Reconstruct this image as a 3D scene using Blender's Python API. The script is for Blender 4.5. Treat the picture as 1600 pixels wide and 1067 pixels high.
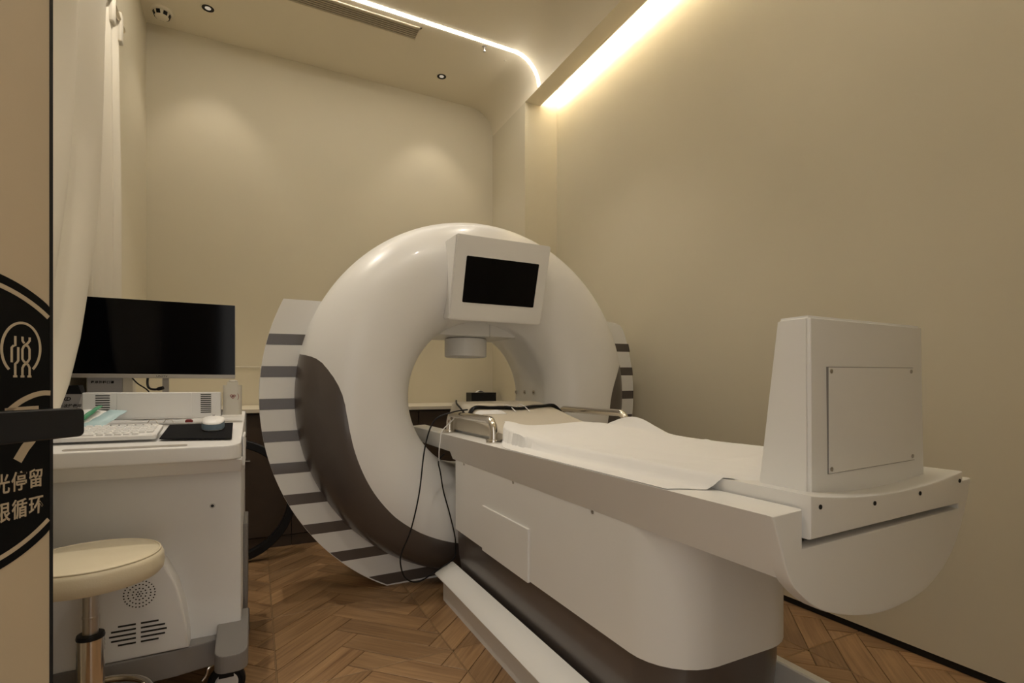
import bpy, bmesh, math, random
from mathutils import Matrix, Vector, noise

random.seed(7)
for o in list(bpy.data.objects):
    bpy.data.objects.remove(o, do_unlink=True)
scene = bpy.context.scene
COL = scene.collection

# ------------------------------------------------------------------ camera
EYE = 0.95                       # lens height
FW = (0.447214, 0.894427)        # view direction on the floor plan
RT = (0.894427, -0.447214)
cam = bpy.data.cameras.new('camera')
cam.sensor_width = 36.0
cam.lens = 18.0
cam.shift_y = (604 - 533.5) / 1600
cam.clip_start = 0.02
camo = bpy.data.objects.new('camera', cam)
COL.objects.link(camo)
camo.location = (0, 0, EYE)
camo.rotation_euler = (math.radians(90), 0, -math.atan2(FW[0], FW[1]))
scene.camera = camo

# ------------------------------------------------------------------ world, exposure
world = bpy.data.worlds.new('world')
scene.world = world
world.use_nodes = True
world.node_tree.nodes['Background'].inputs[0].default_value = (1.0, 0.95, 0.88, 1)
world.node_tree.nodes['Background'].inputs[1].default_value = 0.80
scene.view_settings.view_transform = 'Standard'
scene.view_settings.look = 'None'
scene.view_settings.gamma = 1.0
scene.view_settings.use_curve_mapping = False
scene.view_settings.exposure = 0.72

WARM = (1.0, 0.90, 0.76)         # lamp colour
LED_POWER = 22.5                 # emission of the ceiling light line
COVE_POWER = 27.0
SPOT_POWER = 4.5

# ------------------------------------------------------------------ materials
def principled(name, col, rough=0.5, metal=0.0, spec=0.5, noise_amt=0.0, noise_scale=8.0, bump=0.0, bump_scale=60.0,
               coat=0.0, trans=0.0, alpha=1.0, sheen=0.0, emis=None, estr=0.0):
    m = bpy.data.materials.new(name)
    m.use_nodes = True
    nt = m.node_tree
    b = nt.nodes['Principled BSDF']
    b.inputs['Base Color'].default_value = (*col, 1)
    b.inputs['Roughness'].default_value = rough
    b.inputs['Metallic'].default_value = metal
    b.inputs['Specular IOR Level'].default_value = spec
    b.inputs['Coat Weight'].default_value = coat
    b.inputs['Coat Roughness'].default_value = 0.08
    b.inputs['Transmission Weight'].default_value = trans
    b.inputs['Alpha'].default_value = alpha
    if sheen:
        b.inputs['Sheen Weight'].default_value = sheen
    if emis:
        b.inputs['Emission Color'].default_value = (*emis, 1)
        b.inputs['Emission Strength'].default_value = estr
    if noise_amt or bump:
        g = nt.nodes.new('ShaderNodeNewGeometry')
    if noise_amt:
        n = nt.nodes.new('ShaderNodeTexNoise')
        n.inputs['Scale'].default_value = noise_scale
        n.inputs['Detail'].default_value = 4
        nt.links.new(g.outputs['Position'], n.inputs['Vector'])
        r = nt.nodes.new('ShaderNodeMapRange')
        r.inputs[1].default_value = 0.3
        r.inputs[2].default_value = 0.7
        r.inputs[3].default_value = 1 - noise_amt
        r.inputs[4].default_value = 1 + noise_amt
        nt.links.new(n.outputs['Fac'], r.inputs[0])
        mx = nt.nodes.new('ShaderNodeMix')
        mx.data_type = 'RGBA'
        mx.blend_type = 'MULTIPLY'
        mx.inputs[0].default_value = 1
        mx.inputs[6].default_value = (*col, 1)
        nt.links.new(r.outputs[0], mx.inputs[7])
        nt.links.new(mx.outputs[2], b.inputs['Base Color'])
    if bump:
        n2 = nt.nodes.new('ShaderNodeTexNoise')
        n2.inputs['Scale'].default_value = bump_scale
        n2.inputs['Detail'].default_value = 3
        nt.links.new(g.outputs['Position'], n2.inputs['Vector'])
        bp = nt.nodes.new('ShaderNodeBump')
        bp.inputs['Strength'].default_value = bump
        bp.inputs['Distance'].default_value = 0.004
        nt.links.new(n2.outputs['Fac'], bp.inputs['Height'])
        nt.links.new(bp.outputs[0], b.inputs['Normal'])
    return m

def wood_material(name, ang):
    m = bpy.data.materials.new(name)
    m.use_nodes = True
    nt = m.node_tree
    N, L = nt.nodes.new, nt.links.new
    b = nt.nodes['Principled BSDF']
    g = N('ShaderNodeNewGeometry')
    oi = N('ShaderNodeObjectInfo')
    mp = N('ShaderNodeMapping')
    mp.inputs['Rotation'].default_value = (0, 0, ang)
    mp.inputs['Scale'].default_value = (1, 1, 1)
    L(g.outputs['Position'], mp.inputs['Vector'])
    add = N('ShaderNodeVectorMath')
    add.operation = 'ADD'
    rnd = N('ShaderNodeMath')
    rnd.operation = 'MULTIPLY'
    rnd.inputs[1].default_value = 37.0
    L(oi.outputs['Random'], rnd.inputs[0])
    L(mp.outputs[0], add.inputs[0])
    L(rnd.outputs[0], add.inputs[1])
    st = N('ShaderNodeVectorMath')
    st.operation = 'MULTIPLY'
    st.inputs[1].default_value = (4.0, 90.0, 1.0)
    L(add.outputs[0], st.inputs[0])
    n1 = N('ShaderNodeTexNoise')
    n1.inputs['Scale'].default_value = 1.0
    n1.inputs['Detail'].default_value = 6
    n1.inputs['Distortion'].default_value = 0.6
    L(st.outputs[0], n1.inputs['Vector'])
    st2 = N('ShaderNodeVectorMath')
    st2.operation = 'MULTIPLY'
    st2.inputs[1].default_value = (1.6, 11.0, 1.0)
    L(add.outputs[0], st2.inputs[0])
    n2 = N('ShaderNodeTexNoise')
    n2.inputs['Scale'].default_value = 1.0
    n2.inputs['Detail'].default_value = 3
    n2.inputs['Distortion'].default_value = 0.5
    L(st2.outputs[0], n2.inputs['Vector'])
    mixf = N('ShaderNodeMath')
    mixf.operation = 'MULTIPLY_ADD'
    mixf.inputs[1].default_value = 0.55
    L(n1.outputs['Fac'], mixf.inputs[0])
    hm = N('ShaderNodeMath')
    hm.operation = 'MULTIPLY'
    hm.inputs[1].default_value = 0.45
    L(n2.outputs['Fac'], hm.inputs[0])
    L(hm.outputs[0], mixf.inputs[2])
    cr = N('ShaderNodeValToRGB')
    cr.color_ramp.elements[0].position = 0.32
    cr.color_ramp.elements[0].color = (0.185, 0.098, 0.043, 1)
    cr.color_ramp.elements[1].position = 0.68
    cr.color_ramp.elements[1].color = (0.43, 0.262, 0.128, 1)
    L(mixf.outputs[0], cr.inputs[0])
    hv = N('ShaderNodeHueSaturation')
    vr = N('ShaderNodeMapRange')
    vr.inputs[3].default_value = 0.78
    vr.inputs[4].default_value = 1.18
    L(oi.outputs['Random'], vr.inputs[0])
    L(vr.outputs[0], hv.inputs['Value'])
    L(cr.outputs[0], hv.inputs['Color'])
    L(hv.outputs[0], b.inputs['Base Color'])
    b.inputs['Roughness'].default_value = 0.42
    bp = N('ShaderNodeBump')
    bp.inputs['Strength'].default_value = 0.12
    bp.inputs['Distance'].default_value = 0.002
    L(n1.outputs['Fac'], bp.inputs['Height'])
    L(bp.outputs[0], b.inputs['Normal'])
    return m

M = {}
M['wall'] = principled('wall_paint', (0.69, 0.63, 0.49), 0.75, spec=0.25, noise_amt=0.02, noise_scale=1.5, bump=0.03, bump_scale=220)
M['ceil'] = principled('ceiling_paint', (0.80, 0.73, 0.585), 0.8, spec=0.2, noise_amt=0.015, noise_scale=1.5)
M['white'] = principled('white_enamel', (0.82, 0.81, 0.79), 0.33, coat=0.15, noise_amt=0.012, noise_scale=3)
M['satin'] = principled('white_satin_paint', (0.82, 0.81, 0.785), 0.42, noise_amt=0.012, noise_scale=3)
M['gray'] = principled('taupe_gray_enamel', (0.095, 0.078, 0.070), 0.3, coat=0.3)
M['black'] = principled('black_plastic', (0.009, 0.009, 0.010), 0.4, spec=0.25)
M['dark'] = principled('dark_cavity', (0.015, 0.013, 0.011), 0.8)
M['screen'] = principled('black_glass_screen', (0.002, 0.002, 0.003), 0.10, spec=0.18)
M['matblack'] = principled('black_mat_cloth', (0.010, 0.010, 0.011), 0.85, spec=0.1)
M['chrome'] = principled('polished_steel', (0.72, 0.68, 0.62), 0.16, metal=1.0)
M['steel'] = principled('brushed_steel', (0.5, 0.47, 0.43), 0.35, metal=1.0)
M['silver'] = principled('silver_plastic', (0.42, 0.39, 0.35), 0.4, metal=0.3)
M['cab'] = principled('dark_brown_laminate', (0.060, 0.038, 0.023), 0.5, noise_amt=0.08, noise_scale=14)
M['counter'] = principled('cream_stone_counter', (0.72, 0.66, 0.54), 0.35, noise_amt=0.02, noise_scale=20)
M['cartwhite'] = principled('cart_white_plastic', (0.80, 0.795, 0.785), 0.38, noise_amt=0.01)
M['cartgray'] = principled('cart_gray_plastic', (0.23, 0.215, 0.205), 0.45)
M['cream'] = principled('cream_vinyl', (0.74, 0.66, 0.49), 0.42, noise_amt=0.02, noise_scale=12, bump=0.08, bump_scale=300)
M['beige'] = principled('beige_vinyl', (0.60, 0.545, 0.45), 0.45, noise_amt=0.02, noise_scale=10)
M['sheet'] = principled('white_paper_sheet', (0.80, 0.79, 0.775), 0.8, spec=0.2, bump=0.05, bump_scale=400)
M['curtain'] = principled('off_white_curtain', (0.72, 0.675, 0.58), 0.85, spec=0.1, bump=0.05, bump_scale=500)
M['door'] = principled('beige_door_laminate', (0.50, 0.40, 0.265), 0.5, noise_amt=0.03, noise_scale=6)
M['gold'] = principled('pale_gold_print', (0.47, 0.375, 0.25), 0.45)
M['ink'] = principled('black_vinyl_print', (0.004, 0.004, 0.004), 0.5, spec=0.1)
M['red'] = principled('red_plastic', (0.22, 0.02, 0.015), 0.4)
M['redink'] = principled('red_ink', (0.30, 0.06, 0.05), 0.5)
M['blue'] = principled('slate_blue_plastic', (0.16, 0.235, 0.30), 0.35)
M['paleblue'] = principled('pale_blue_film', (0.42, 0.58, 0.62), 0.35)
M['green'] = principled('green_print', (0.05, 0.26, 0.13), 0.5)
M['graybox'] = principled('gray_cardboard', (0.40, 0.385, 0.385), 0.7)
M['vent'] = principled('vent_paint', (0.46, 0.40, 0.30), 0.6)
M['joint'] = principled('tan_tile_joint', (0.36, 0.23, 0.115), 0.5)
M['subfloor'] = principled('dark_floor_joint', (0.05, 0.028, 0.014), 0.8)
M['woodA'] = wood_material('oak_plank_a', math.radians(-45))
M['woodB'] = wood_material('oak_plank_b', math.radians(45))
M['frosted'] = principled('milky_bottle_plastic', (0.62, 0.59, 0.51), 0.35)
M['led'] = principled('led_diffuser', (0.9, 0.9, 0.9), 0.5, emis=(1.0, 0.935, 0.83), estr=LED_POWER)
M['led_fill'] = principled('led_fill_front', (0.9, 0.9, 0.9), 0.5, emis=(1.0, 0.92, 0.80), estr=LED_POWER * 1.0)  # glow of the added fill line, out of view
M['cove'] = principled('cove_led_diffuser', (0.9, 0.9, 0.9), 0.5, emis=(1.0, 0.975, 0.97), estr=COVE_POWER)
M['lamp'] = principled('lamp_glow', (0.08, 0.08, 0.08), 0.3, emis=(1.0, 0.85, 0.65), estr=0.25)

# ------------------------------------------------------------------ mesh helpers
WL = {}          # world location of every built object (no rotations are used on objects)

def mk(name, bm, mat, parent=None, smooth=None, kind=None, label=None, cat=None, group=None, origin=None):
    bmesh.ops.recalc_face_normals(bm, faces=bm.faces[:])
    xs = [v.co for v in bm.verts]
    if origin is None:
        c = Vector(((min(p.x for p in xs) + max(p.x for p in xs)) / 2, (min(p.y for p in xs) + max(p.y for p in xs)) / 2, min(p.z for p in xs)))
    else:
        c = Vector(origin)
    bmesh.ops.translate(bm, verts=bm.verts[:], vec=-c)
    me = bpy.data.meshes.new(name)
    bm.to_mesh(me)
    bm.free()
    if mat is not None:
        me.materials.append(M[mat] if isinstance(mat, str) else mat)
    if smooth is not None:
        me.polygons.foreach_set('use_smooth', [True] * len(me.polygons))
        me.set_sharp_from_angle(angle=math.radians(smooth))
    o = place(name, me, c, parent, kind, label, cat, group)
    if smooth is not None and smooth < 46:
        w = o.modifiers.new('weighted_normals', 'WEIGHTED_NORMAL')
        w.keep_sharp = True
    return o

def place(name, me, c, parent=None, kind=None, label=None, cat=None, group=None):
    o = bpy.data.objects.new(name, me)
    COL.objects.link(o)
    c = Vector(c)
    WL[o.name] = c.copy()
    if parent is not None:
        o.parent = parent
        o.location = c - WL[parent.name]
    else:
        o.location = c
    tag(o, label, cat, group, kind)
    return o

def tag(o, label=None, cat=None, group=None, kind=None):
    if label: o['label'] = label
    if cat: o['category'] = cat
    if group: o['group'] = group
    if kind: o['kind'] = kind
    return o

def thing(name, loc, label, cat, group=None):
    return place(name, None, loc, None, None, label, cat, group)

def box_bm(x0, x1, y0, y1, z0, z1, bev=0.0, seg=2, bm=None):
    t = bmesh.new()
    vs = [t.verts.new((x, y, z)) for z in (z0, z1) for y in (y0, y1) for x in (x0, x1)]
    for f in ((0, 1, 3, 2), (4, 6, 7, 5), (0, 4, 5, 1), (2, 3, 7, 6), (0, 2, 6, 4), (1, 5, 7, 3)):
        t.faces.new([vs[i] for i in f])
    bmesh.ops.recalc_face_normals(t, faces=t.faces[:])
    if bev:
        bmesh.ops.bevel(t, geom=t.edges[:], offset=bev, segments=seg, profile=0.5, affect='EDGES')
    return join(bm, t)

def join(bm, t):
    if bm is None:
        return t
    me = bpy.data.meshes.new('tmp')
    t.to_mesh(me)
    t.free()
    bm.from_mesh(me)
    bpy.data.meshes.remove(me)
    return bm

def prism_bm(pts, axis, a, b, bev=0.0, seg=2, bm=None, bevel_end=None):
    """pts: 2D outline; axis 'y' -> (x,z), 'z' -> (x,y), 'x' -> (y,z); extruded a..b"""
    def P(p, t):
        return {'y': (p[0], t, p[1]), 'z': (p[0], p[1], t), 'x': (t, p[0], p[1])}[axis]
    t = bmesh.new()
    A = [t.verts.new(P(p, a)) for p in pts]
    B = [t.verts.new(P(p, b)) for p in pts]
    n = len(pts)
    fa = t.faces.new(A)
    fb = t.faces.new(B[::-1])
    for i in range(n):
        t.faces.new((A[i], A[(i + 1) % n], B[(i + 1) % n], B[i]))
    bmesh.ops.recalc_face_normals(t, faces=t.faces[:])
    if bev:
        if bevel_end == 'a':
            ed = list(fa.edges)
        elif bevel_end == 'caps':
            ed = list(fa.edges) + list(fb.edges)
        else:
            ed = t.edges[:]
        bmesh.ops.bevel(t, geom=ed, offset=bev, segments=seg, profile=0.5, affect='EDGES')
    return join(bm, t)

def lathe_bm(prof, c, axis='z', n=48, closed=False, bm=None):
    """prof: list of (r, h) about centre c along axis"""
    t = bmesh.new()
    rings = []
    for r, h in prof:
        if r < 1e-6:
            p = {'z': (c[0], c[1], c[2] + h), 'y': (c[0], c[1] + h, c[2]), 'x': (c[0] + h, c[1], c[2])}[axis]
            rings.append([t.verts.new(p)])
            continue
        ring = []
        for i in range(n):
            a = 2 * math.pi * i / n
            u, v = r * math.cos(a), r * math.sin(a)
            p = {'z': (c[0] + u, c[1] + v, c[2] + h), 'y': (c[0] + u, c[1] + h, c[2] + v), 'x': (c[0] + h, c[1] + u, c[2] + v)}[axis]
            ring.append(t.verts.new(p))
        rings.append(ring)
    pairs = list(zip(rings[:-1], rings[1:]))
    if closed:
        pairs.append((rings[-1], rings[0]))
    for A, B in pairs:
        for i in range(n):
            j = (i + 1) % n
            if len(A) == 1 and len(B) == 1:
                continue
            if len(A) == 1:
                t.faces.new((A[0], B[i], B[j]))
            elif len(B) == 1:
                t.faces.new((A[i], A[j], B[0]))
            else:
                t.faces.new((A[i], A[j], B[j], B[i]))
    return join(bm, t)

def catmull(pts, sub=8):
    pts = [Vector(p) for p in pts]
    out = []
    for i in range(len(pts) - 1):
        p0 = pts[max(i - 1, 0)]; p1 = pts[i]; p2 = pts[i + 1]; p3 = pts[min(i + 2, len(pts) - 1)]
        for k in range(sub):
            t = k / sub
            out.append(0.5 * ((2 * p1) + (p2 - p0) * t + (2 * p0 - 5 * p1 + 4 * p2 - p3) * t * t + (3 * p1 - p0 - 3 * p2 + p3) * t ** 3))
    out.append(pts[-1])
    return out

def tube_bm(path, r, n=10, bm=None, flat=None):
    """round tube along a 3D path (rotation-minimising frame); flat=(w,t) gives a strap"""
    t = bmesh.new()
    path = [Vector(p) for p in path]
    tan = []
    for i in range(len(path)):
        a = path[max(i - 1, 0)]; b = path[min(i + 1, len(path) - 1)]
        tan.append((b - a).normalized())
    up = Vector((0, 0, 1))
    if abs(tan[0].dot(up)) > 0.9:
        up = Vector((1, 0, 0))
    nrm = (up - tan[0] * up.dot(tan[0])).normalized()
    rings = []
    for i, p in enumerate(path):
        nrm = (nrm - tan[i] * nrm.dot(tan[i])).normalized()
        bi = tan[i].cross(nrm)
        ring = []
        for k in range(n):
            a = 2 * math.pi * k / n
            if flat:
                q = p + nrm * math.sin(a) * flat[1] + bi * math.cos(a) * flat[0]
            else:
                rr = r[i] if isinstance(r, (list, tuple)) else r
                q = p + (nrm * math.sin(a) + bi * math.cos(a)) * rr
            ring.append(t.verts.new(q))
        rings.append(ring)
    for A, B in zip(rings[:-1], rings[1:]):
        for k in range(n):
            t.faces.new((A[k], A[(k + 1) % n], B[(k + 1) % n], B[k]))
    t.faces.new(rings[0][::-1])
    t.faces.new(rings[-1])
    return join(bm, t)

def grid_bm(fn, nu, nv, thick=None, bm=None):
    t = bmesh.new()
    V = [[t.verts.new(fn(i / nu, j / nv)) for j in range(nv + 1)] for i in range(nu + 1)]
    for i in range(nu):
        for j in range(nv):
            t.faces.new((V[i][j], V[i + 1][j], V[i + 1][j + 1], V[i][j + 1]))
    if thick:
        bmesh.ops.recalc_face_normals(t, faces=t.faces[:])
        bmesh.ops.solidify(t, geom=t.faces[:], thickness=thick)
    return join(bm, t)

def rrect(x0, x1, y0, y1, r, n=5):
    if not isinstance(r, (list, tuple)):
        r = (r,) * 4
    out = []
    for (cx, cy, a0, rr) in ((x1, y1, 0, r[0]), (x0, y1, 90, r[1]), (x0, y0, 180, r[2]), (x1, y0, 270, r[3])):
        sx = -1 if cx == x1 else 1
        sy = -1 if cy == y1 else 1
        if rr <= 0:
            out.append((cx, cy))
            continue
        for k in range(n + 1):
            a = math.radians(a0 + 90 * k / n)
            out.append((cx + sx * rr + rr * math.cos(a), cy + sy * rr + rr * math.sin(a)))
    return out

def transform(bm, mat):
    bmesh.ops.transform(bm, matrix=mat, verts=bm.verts[:])
    return bm

_txt = {}
def text_bm(body, size, extrude=0.0004, bold=0.0, align='LEFT', space=1.0, shear=0.0):
    cu = bpy.data.curves.new('lettering_curve', 'FONT')
    cu.body = body
    cu.size = size
    cu.extrude = extrude
    cu.offset = bold
    cu.align_x = align
    cu.space_character = space
    cu.shear = shear
    cu.resolution_u = 3
    o = bpy.data.objects.new('lettering_curve', cu)
    COL.objects.link(o)
    dg = bpy.context.evaluated_depsgraph_get()
    me = bpy.data.meshes.new_from_object(o.evaluated_get(dg))
    bpy.data.objects.remove(o)
    bpy.data.curves.remove(cu)
    t = bmesh.new()
    t.from_mesh(me)
    bpy.data.meshes.remove(me)
    return t

def text_on_front(name, body, size, x, y, z, mat, parent, **kw):
    """lettering on a surface facing -Y"""
    t = text_bm(body, size, **kw)
    if not t.verts:
        return None
    transform(t, Matrix.Translation((x, y, z)) @ Matrix.Rotation(math.radians(90), 4, 'X'))
    return mk(name, t, mat, parent)

def screw(c, axis, r, parent, name='screw', mat='steel'):
    d = {'x': -1, 'y': -1}[axis]
    bm = lathe_bm([(0, 0.0), (r * 0.35, 0.0), (r * 0.45, d * 0.0012), (r, d * 0.0012), (r, -d * 0.003), (0, -d * 0.003)], c, axis, 14)
    return mk(name, bm, mat, parent, smooth=30)

# ------------------------------------------------------------------ room
XL, XR, YB, YF = -0.63, 2.09, 3.99, -0.16
ZC, ZS = 3.29, 3.09              # ceiling, soffit underside
T = 0.12
mk('wall_back', box_bm(XL - T, XR + T, YB, YB + T, 0, 3.5), 'wall', kind='structure')
mk('wall_left', box_bm(XL - T, XL, YF - T, YB, 0, 3.5), 'wall', kind='structure')
mk('wall_right', box_bm(XR, XR + T, YF - T, YB, 0.028, 3.5), 'wall', kind='structure')
mk('baseboard_right', box_bm(XR + 0.012, XR + T, YF - T, YB, 0.0, 0.028), 'dark', kind='structure')
bm = box_bm(0.36, XR, YF - T, YF, 0, 3.5)
box_bm(XL, 0.36, YF - T, YF, 2.25, 3.5, bm=bm)
mk('wall_front', bm, 'wall', kind='structure')
mk('wall_pier', box_bm(1.81, XR, 3.40, YB, 0, 3.3), 'wall', kind='structure')

prof = [(XL, 3.5), (XL, ZC), (1.61, ZC)]
for k in range(1, 17):
    a = math.pi / 2 * (1 - k / 16)
    prof.append((1.61 + 0.2 * math.cos(a), 3.09 + 0.2 * math.sin(a)))
prof += [(1.94, ZS), (1.94, 3.108), (1.84, 3.108), (1.84, 3.25), (XR, 3.25), (XR, 3.5)]
mk('ceiling', prism_bm(prof, 'y', YF, YB), 'ceil', kind='structure', smooth=25)

# ---- floor: big square tiles, each printed/laid as herringbone oak, every plank a piece
floor = mk('floor', box_bm(XL - T, XR + T, YF - 1.6, YB, -0.08, -0.004), 'subfloor', kind='structure')
TS = 0.572
W = TS / (4 * math.sqrt(2))
TX0, TY0 = 0.06, 1.75
def clip_poly(poly, axis, lim, keep_less):
    out = []
    for i in range(len(poly)):
        a, b = poly[i], poly[(i + 1) % len(poly)]
        ina = (a[axis] <= lim) == keep_less
        inb = (b[axis] <= lim) == keep_less
        if ina:
            out.append(a)
        if ina != inb:
            t = (lim - a[axis]) / (b[axis] - a[axis])
            out.append((a[0] + (b[0] - a[0]) * t, a[1] + (b[1] - a[1]) * t))
    return out
def area(p):
    return 0.5 * sum(p[i][0] * p[(i + 1) % len(p)][1] - p[(i + 1) % len(p)][0] * p[i][1] for i in range(len(p)))
def inset(p, d):
    n = len(p)
    out = []
    for i in range(n):
        a, b, c = Vector(p[i - 1]), Vector(p[i]), Vector(p[(i + 1) % n])
        e1 = (b - a).normalized(); e2 = (c - b).normalized()
        n1 = Vector((-e1.y, e1.x)); n2 = Vector((-e2.y, e2.x))
        q = n1 + n2
        l = max(0.35, 1 + n1.dot(n2))
        out.append(tuple(b + q * (d / l)))
    return out
def dedupe(p):
    out = []
    for q in p:
        if not out or (Vector(q) - Vector(out[-1])).length > 0.0015:
            out.append(q)
    if len(out) > 1 and (Vector(out[0]) - Vector(out[-1])).length < 0.0015:
        out.pop()
    return out
S2 = math.sqrt(0.5)
ax, ay = 0.279, 2.0985           # a plank corner seen in the room
P0, Q0 = (ax + ay) * S2 - 4 * W, (ay - ax) * S2 - W
def world_xy(p, q):
    p, q = p * W + P0, q * W + Q0
    return ((p - q) * S2, (p + q) * S2)
planks = []
for m in range(-6, 7):
    for k in range(-45, 46):
        for kind in 'HV':
            if kind == 'H':
                a0, a1, b0, b1 = k + 8 * m, k + 8 * m + 4, k, k + 1
            else:
                a0, a1, b0, b1 = k + 8 * m + 4, k + 8 * m + 5, k - 3, k + 1
            poly = [world_xy(a0, b0), world_xy(a1, b0), world_xy(a1, b1), world_xy(a0, b1)]
            if max(p[0] for p in poly) < XL or min(p[0] for p in poly) > XR or max(p[1] for p in poly) < -0.1 or min(p[1] for p in poly) > YB - 0.1:
                continue
            i0 = math.floor((min(p[0] for p in poly) - TX0) / TS); i1 = math.floor((max(p[0] for p in poly) - TX0) / TS)
            j0 = math.floor((min(p[1] for p in poly) - TY0) / TS); j1 = math.floor((max(p[1] for p in poly) - TY0) / TS)
            for i in range(i0, i1 + 1):
                for j in range(j0, j1 + 1):
                    q = poly
                    for axis, lim, less in ((0, TX0 + (i + 1) * TS - 0.0010, True), (0, TX0 + i * TS + 0.0010, False),
                                            (1, TY0 + (j + 1) * TS - 0.0010, True), (1, TY0 + j * TS + 0.0010, False),
                                            (0, XR + 0.01, True), (0, XL, False), (1, YB, True), (1, YF - 1.5, False)):
                        if q:
                            q = clip_poly(q, axis, lim, less)
                    q = dedupe(q) if q else q
                    if len(q) < 3 or abs(area(q)) < 1.5e-4:
                        continue
                    if area(q) < 0:
                        q = q[::-1]
                    planks.append((kind, q))
def plank_into(t, q):
    o = inset(q, 0.0013)
    n = inset(q, 0.0030)
    A = [t.verts.new((x, y, -0.006)) for x, y in o]
    B = [t.verts.new((x, y, -0.0008)) for x, y in o]
    C = [t.verts.new((x, y, 0.0)) for x, y in n]
    k = len(q)
    t.faces.new(C)
    for i in range(k):
        j = (i + 1) % k
        t.faces.new((A[i], A[j], B[j], B[i]))
        t.faces.new((B[i], B[j], C[j], C[i]))
def in_view(q):
    cx = sum(p[0] for p in q) / len(q); cy = sum(p[1] for p in q) / len(q)
    f = cx * FW[0] + cy * FW[1]; r = cx * RT[0] + cy * RT[1]
    if f < 1.45 or abs(r) > f * 1.08 or cy > 3.4:
        return None
    # open floor in front of the scanner, and the strip by the right-hand wall
    if cx < 0.85 and cy < 3.4: return f
    if cx > 1.2 and cy < 2.3: return f
    return None
near = sorted((in_view(q), i) for i, (kd, q) in enumerate(planks) if in_view(q) is not None)
single = set(i for _, i in near[:290])
rest = {'H': bmesh.new(), 'V': bmesh.new()}
for i, (kd, q) in enumerate(planks):
    if i in single:
        t = bmesh.new()
        plank_into(t, q)
        mk('plank', t, 'woodA' if kd == 'H' else 'woodB', floor)
    else:
        plank_into(rest[kd], q)
for kd in 'HV':
    mk('plank_field', rest[kd], 'woodA' if kd == 'H' else 'woodB', floor, kind='stuff')
bm = bmesh.new()
for i in range(-2, 5):
    x = TX0 + i * TS
    if XL < x < XR:
        box_bm(x - 0.0010, x + 0.0010, YF, YB, -0.004, -0.0006, bm=bm)
for j in range(-4, 5):
    y = TY0 + j * TS
    if YF < y < YB:
        box_bm(XL, XR, y - 0.0010, y + 0.0010, -0.004, -0.0006, bm=bm)
mk('joint_strip', bm, 'joint', floor, kind='stuff')
# corridor floor beyond the doorway
mk('floor_corridor', box_bm(XL - 0.6, 1.2, YF - 1.5, YF - T, -0.004, 0.0), 'woodA', kind='structure')

# ------------------------------------------------------------------ door with the round sticker (opens into the room on the left)
DC, DK = 0.509, 0.025
def on_door(u, v, out=0.0):
    """point of the door face: u,v run along the face as horizontal/vertical position of the drawing"""
    f = DC * 800 / (820 - u)
    r = DK * f - DC
    z = EYE + (604 - v) * f / 800
    f2, r2 = f - DK * out, r + out
    return Vector((f2 * FW[0] + r2 * RT[0], f2 * FW[1] + r2 * RT[1], z))
def door_fr(f, z, out=0.0):
    r = DK * f - DC
    f2, r2 = f - DK * out, r + out
    return Vector((f2 * FW[0] + r2 * RT[0], f2 * FW[1] + r2 * RT[1], z))
def door_prism(pts, o0, o1):
    """pts: (f, z) outline on the door face, extruded from offset o0 to o1"""
    t = bmesh.new()
    A = [t.verts.new(door_fr(f, z, o0)) for f, z in pts]
    B = [t.verts.new(door_fr(f, z, o1)) for f, z in pts]
    n = len(pts)
    t.faces.new(A); t.faces.new(B[::-1])
    for i in range(n):
        t.faces.new((A[i], A[(i + 1) % n], B[(i + 1) % n], B[i]))
    return t
FE = DC * 800 / (820 - 80.5)
door = mk('door_1', door_prism([(-0.30, 0.008), (FE, 0.008), (FE, 2.2), (-0.30, 2.2)], -0.042, 0.0), 'door', kind='structure')
mk('edge_strip', door_prism([(FE - 0.0025, 0.008), (FE + 0.0012, 0.008), (FE + 0.0012, 2.2), (FE - 0.0025, 2.2)], -0.041, 0.0006), 'black', door)
def uv_fz(u, v):
    f = DC * 800 / (820 - u)
    return f, EYE + (604 - v) * f / 800
# big disc: circle through the drawing's rim
def circ3(a, b, c):
    (x1, y1), (x2, y2), (x3, y3) = a, b, c
    d = 2 * (x1 * (y2 - y3) + x2 * (y3 - y1) + x3 * (y1 - y2))
    ux = ((x1 ** 2 + y1 ** 2) * (y2 - y3) + (x2 ** 2 + y2 ** 2) * (y3 - y1) + (x3 ** 2 + y3 ** 2) * (y1 - y2)) / d
    uy = ((x1 ** 2 + y1 ** 2) * (x3 - x2) + (x2 ** 2 + y2 ** 2) * (x1 - x3) + (x3 ** 2 + y3 ** 2) * (x2 - x1)) / d
    return ux, uy, math.hypot(x1 - ux, y1 - uy)
sx, sz, SR = circ3(uv_fz(2, 429), uv_fz(77, 479), uv_fz(77, 828))
FMAX = FE - 0.003
def arc_clip(r, n=160):
    pts = []
    for k in range(n):
        a = 2 * math.pi * k / n
        pts.append((min(sx + r * math.cos(a), FMAX), sz + r * math.sin(a)))
    return pts
mk('sticker_disc', door_prism(arc_clip(SR), 0.0, 0.0006), 'ink', door, label='round black vinyl sticker on the door')
def band(r0, r1, a0, a1, cx, cz, n=80):
    P = []
    for k in range(n + 1):
        a = math.radians(a0 + (a1 - a0) * k / n)
        P.append((cx + r1 * math.cos(a), cz + r1 * math.sin(a)))
    for k in range(n, -1, -1):
        a = math.radians(a0 + (a1 - a0) * k / n)
        P.append((cx + r0 * math.cos(a), cz + r0 * math.sin(a)))
    return P
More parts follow.
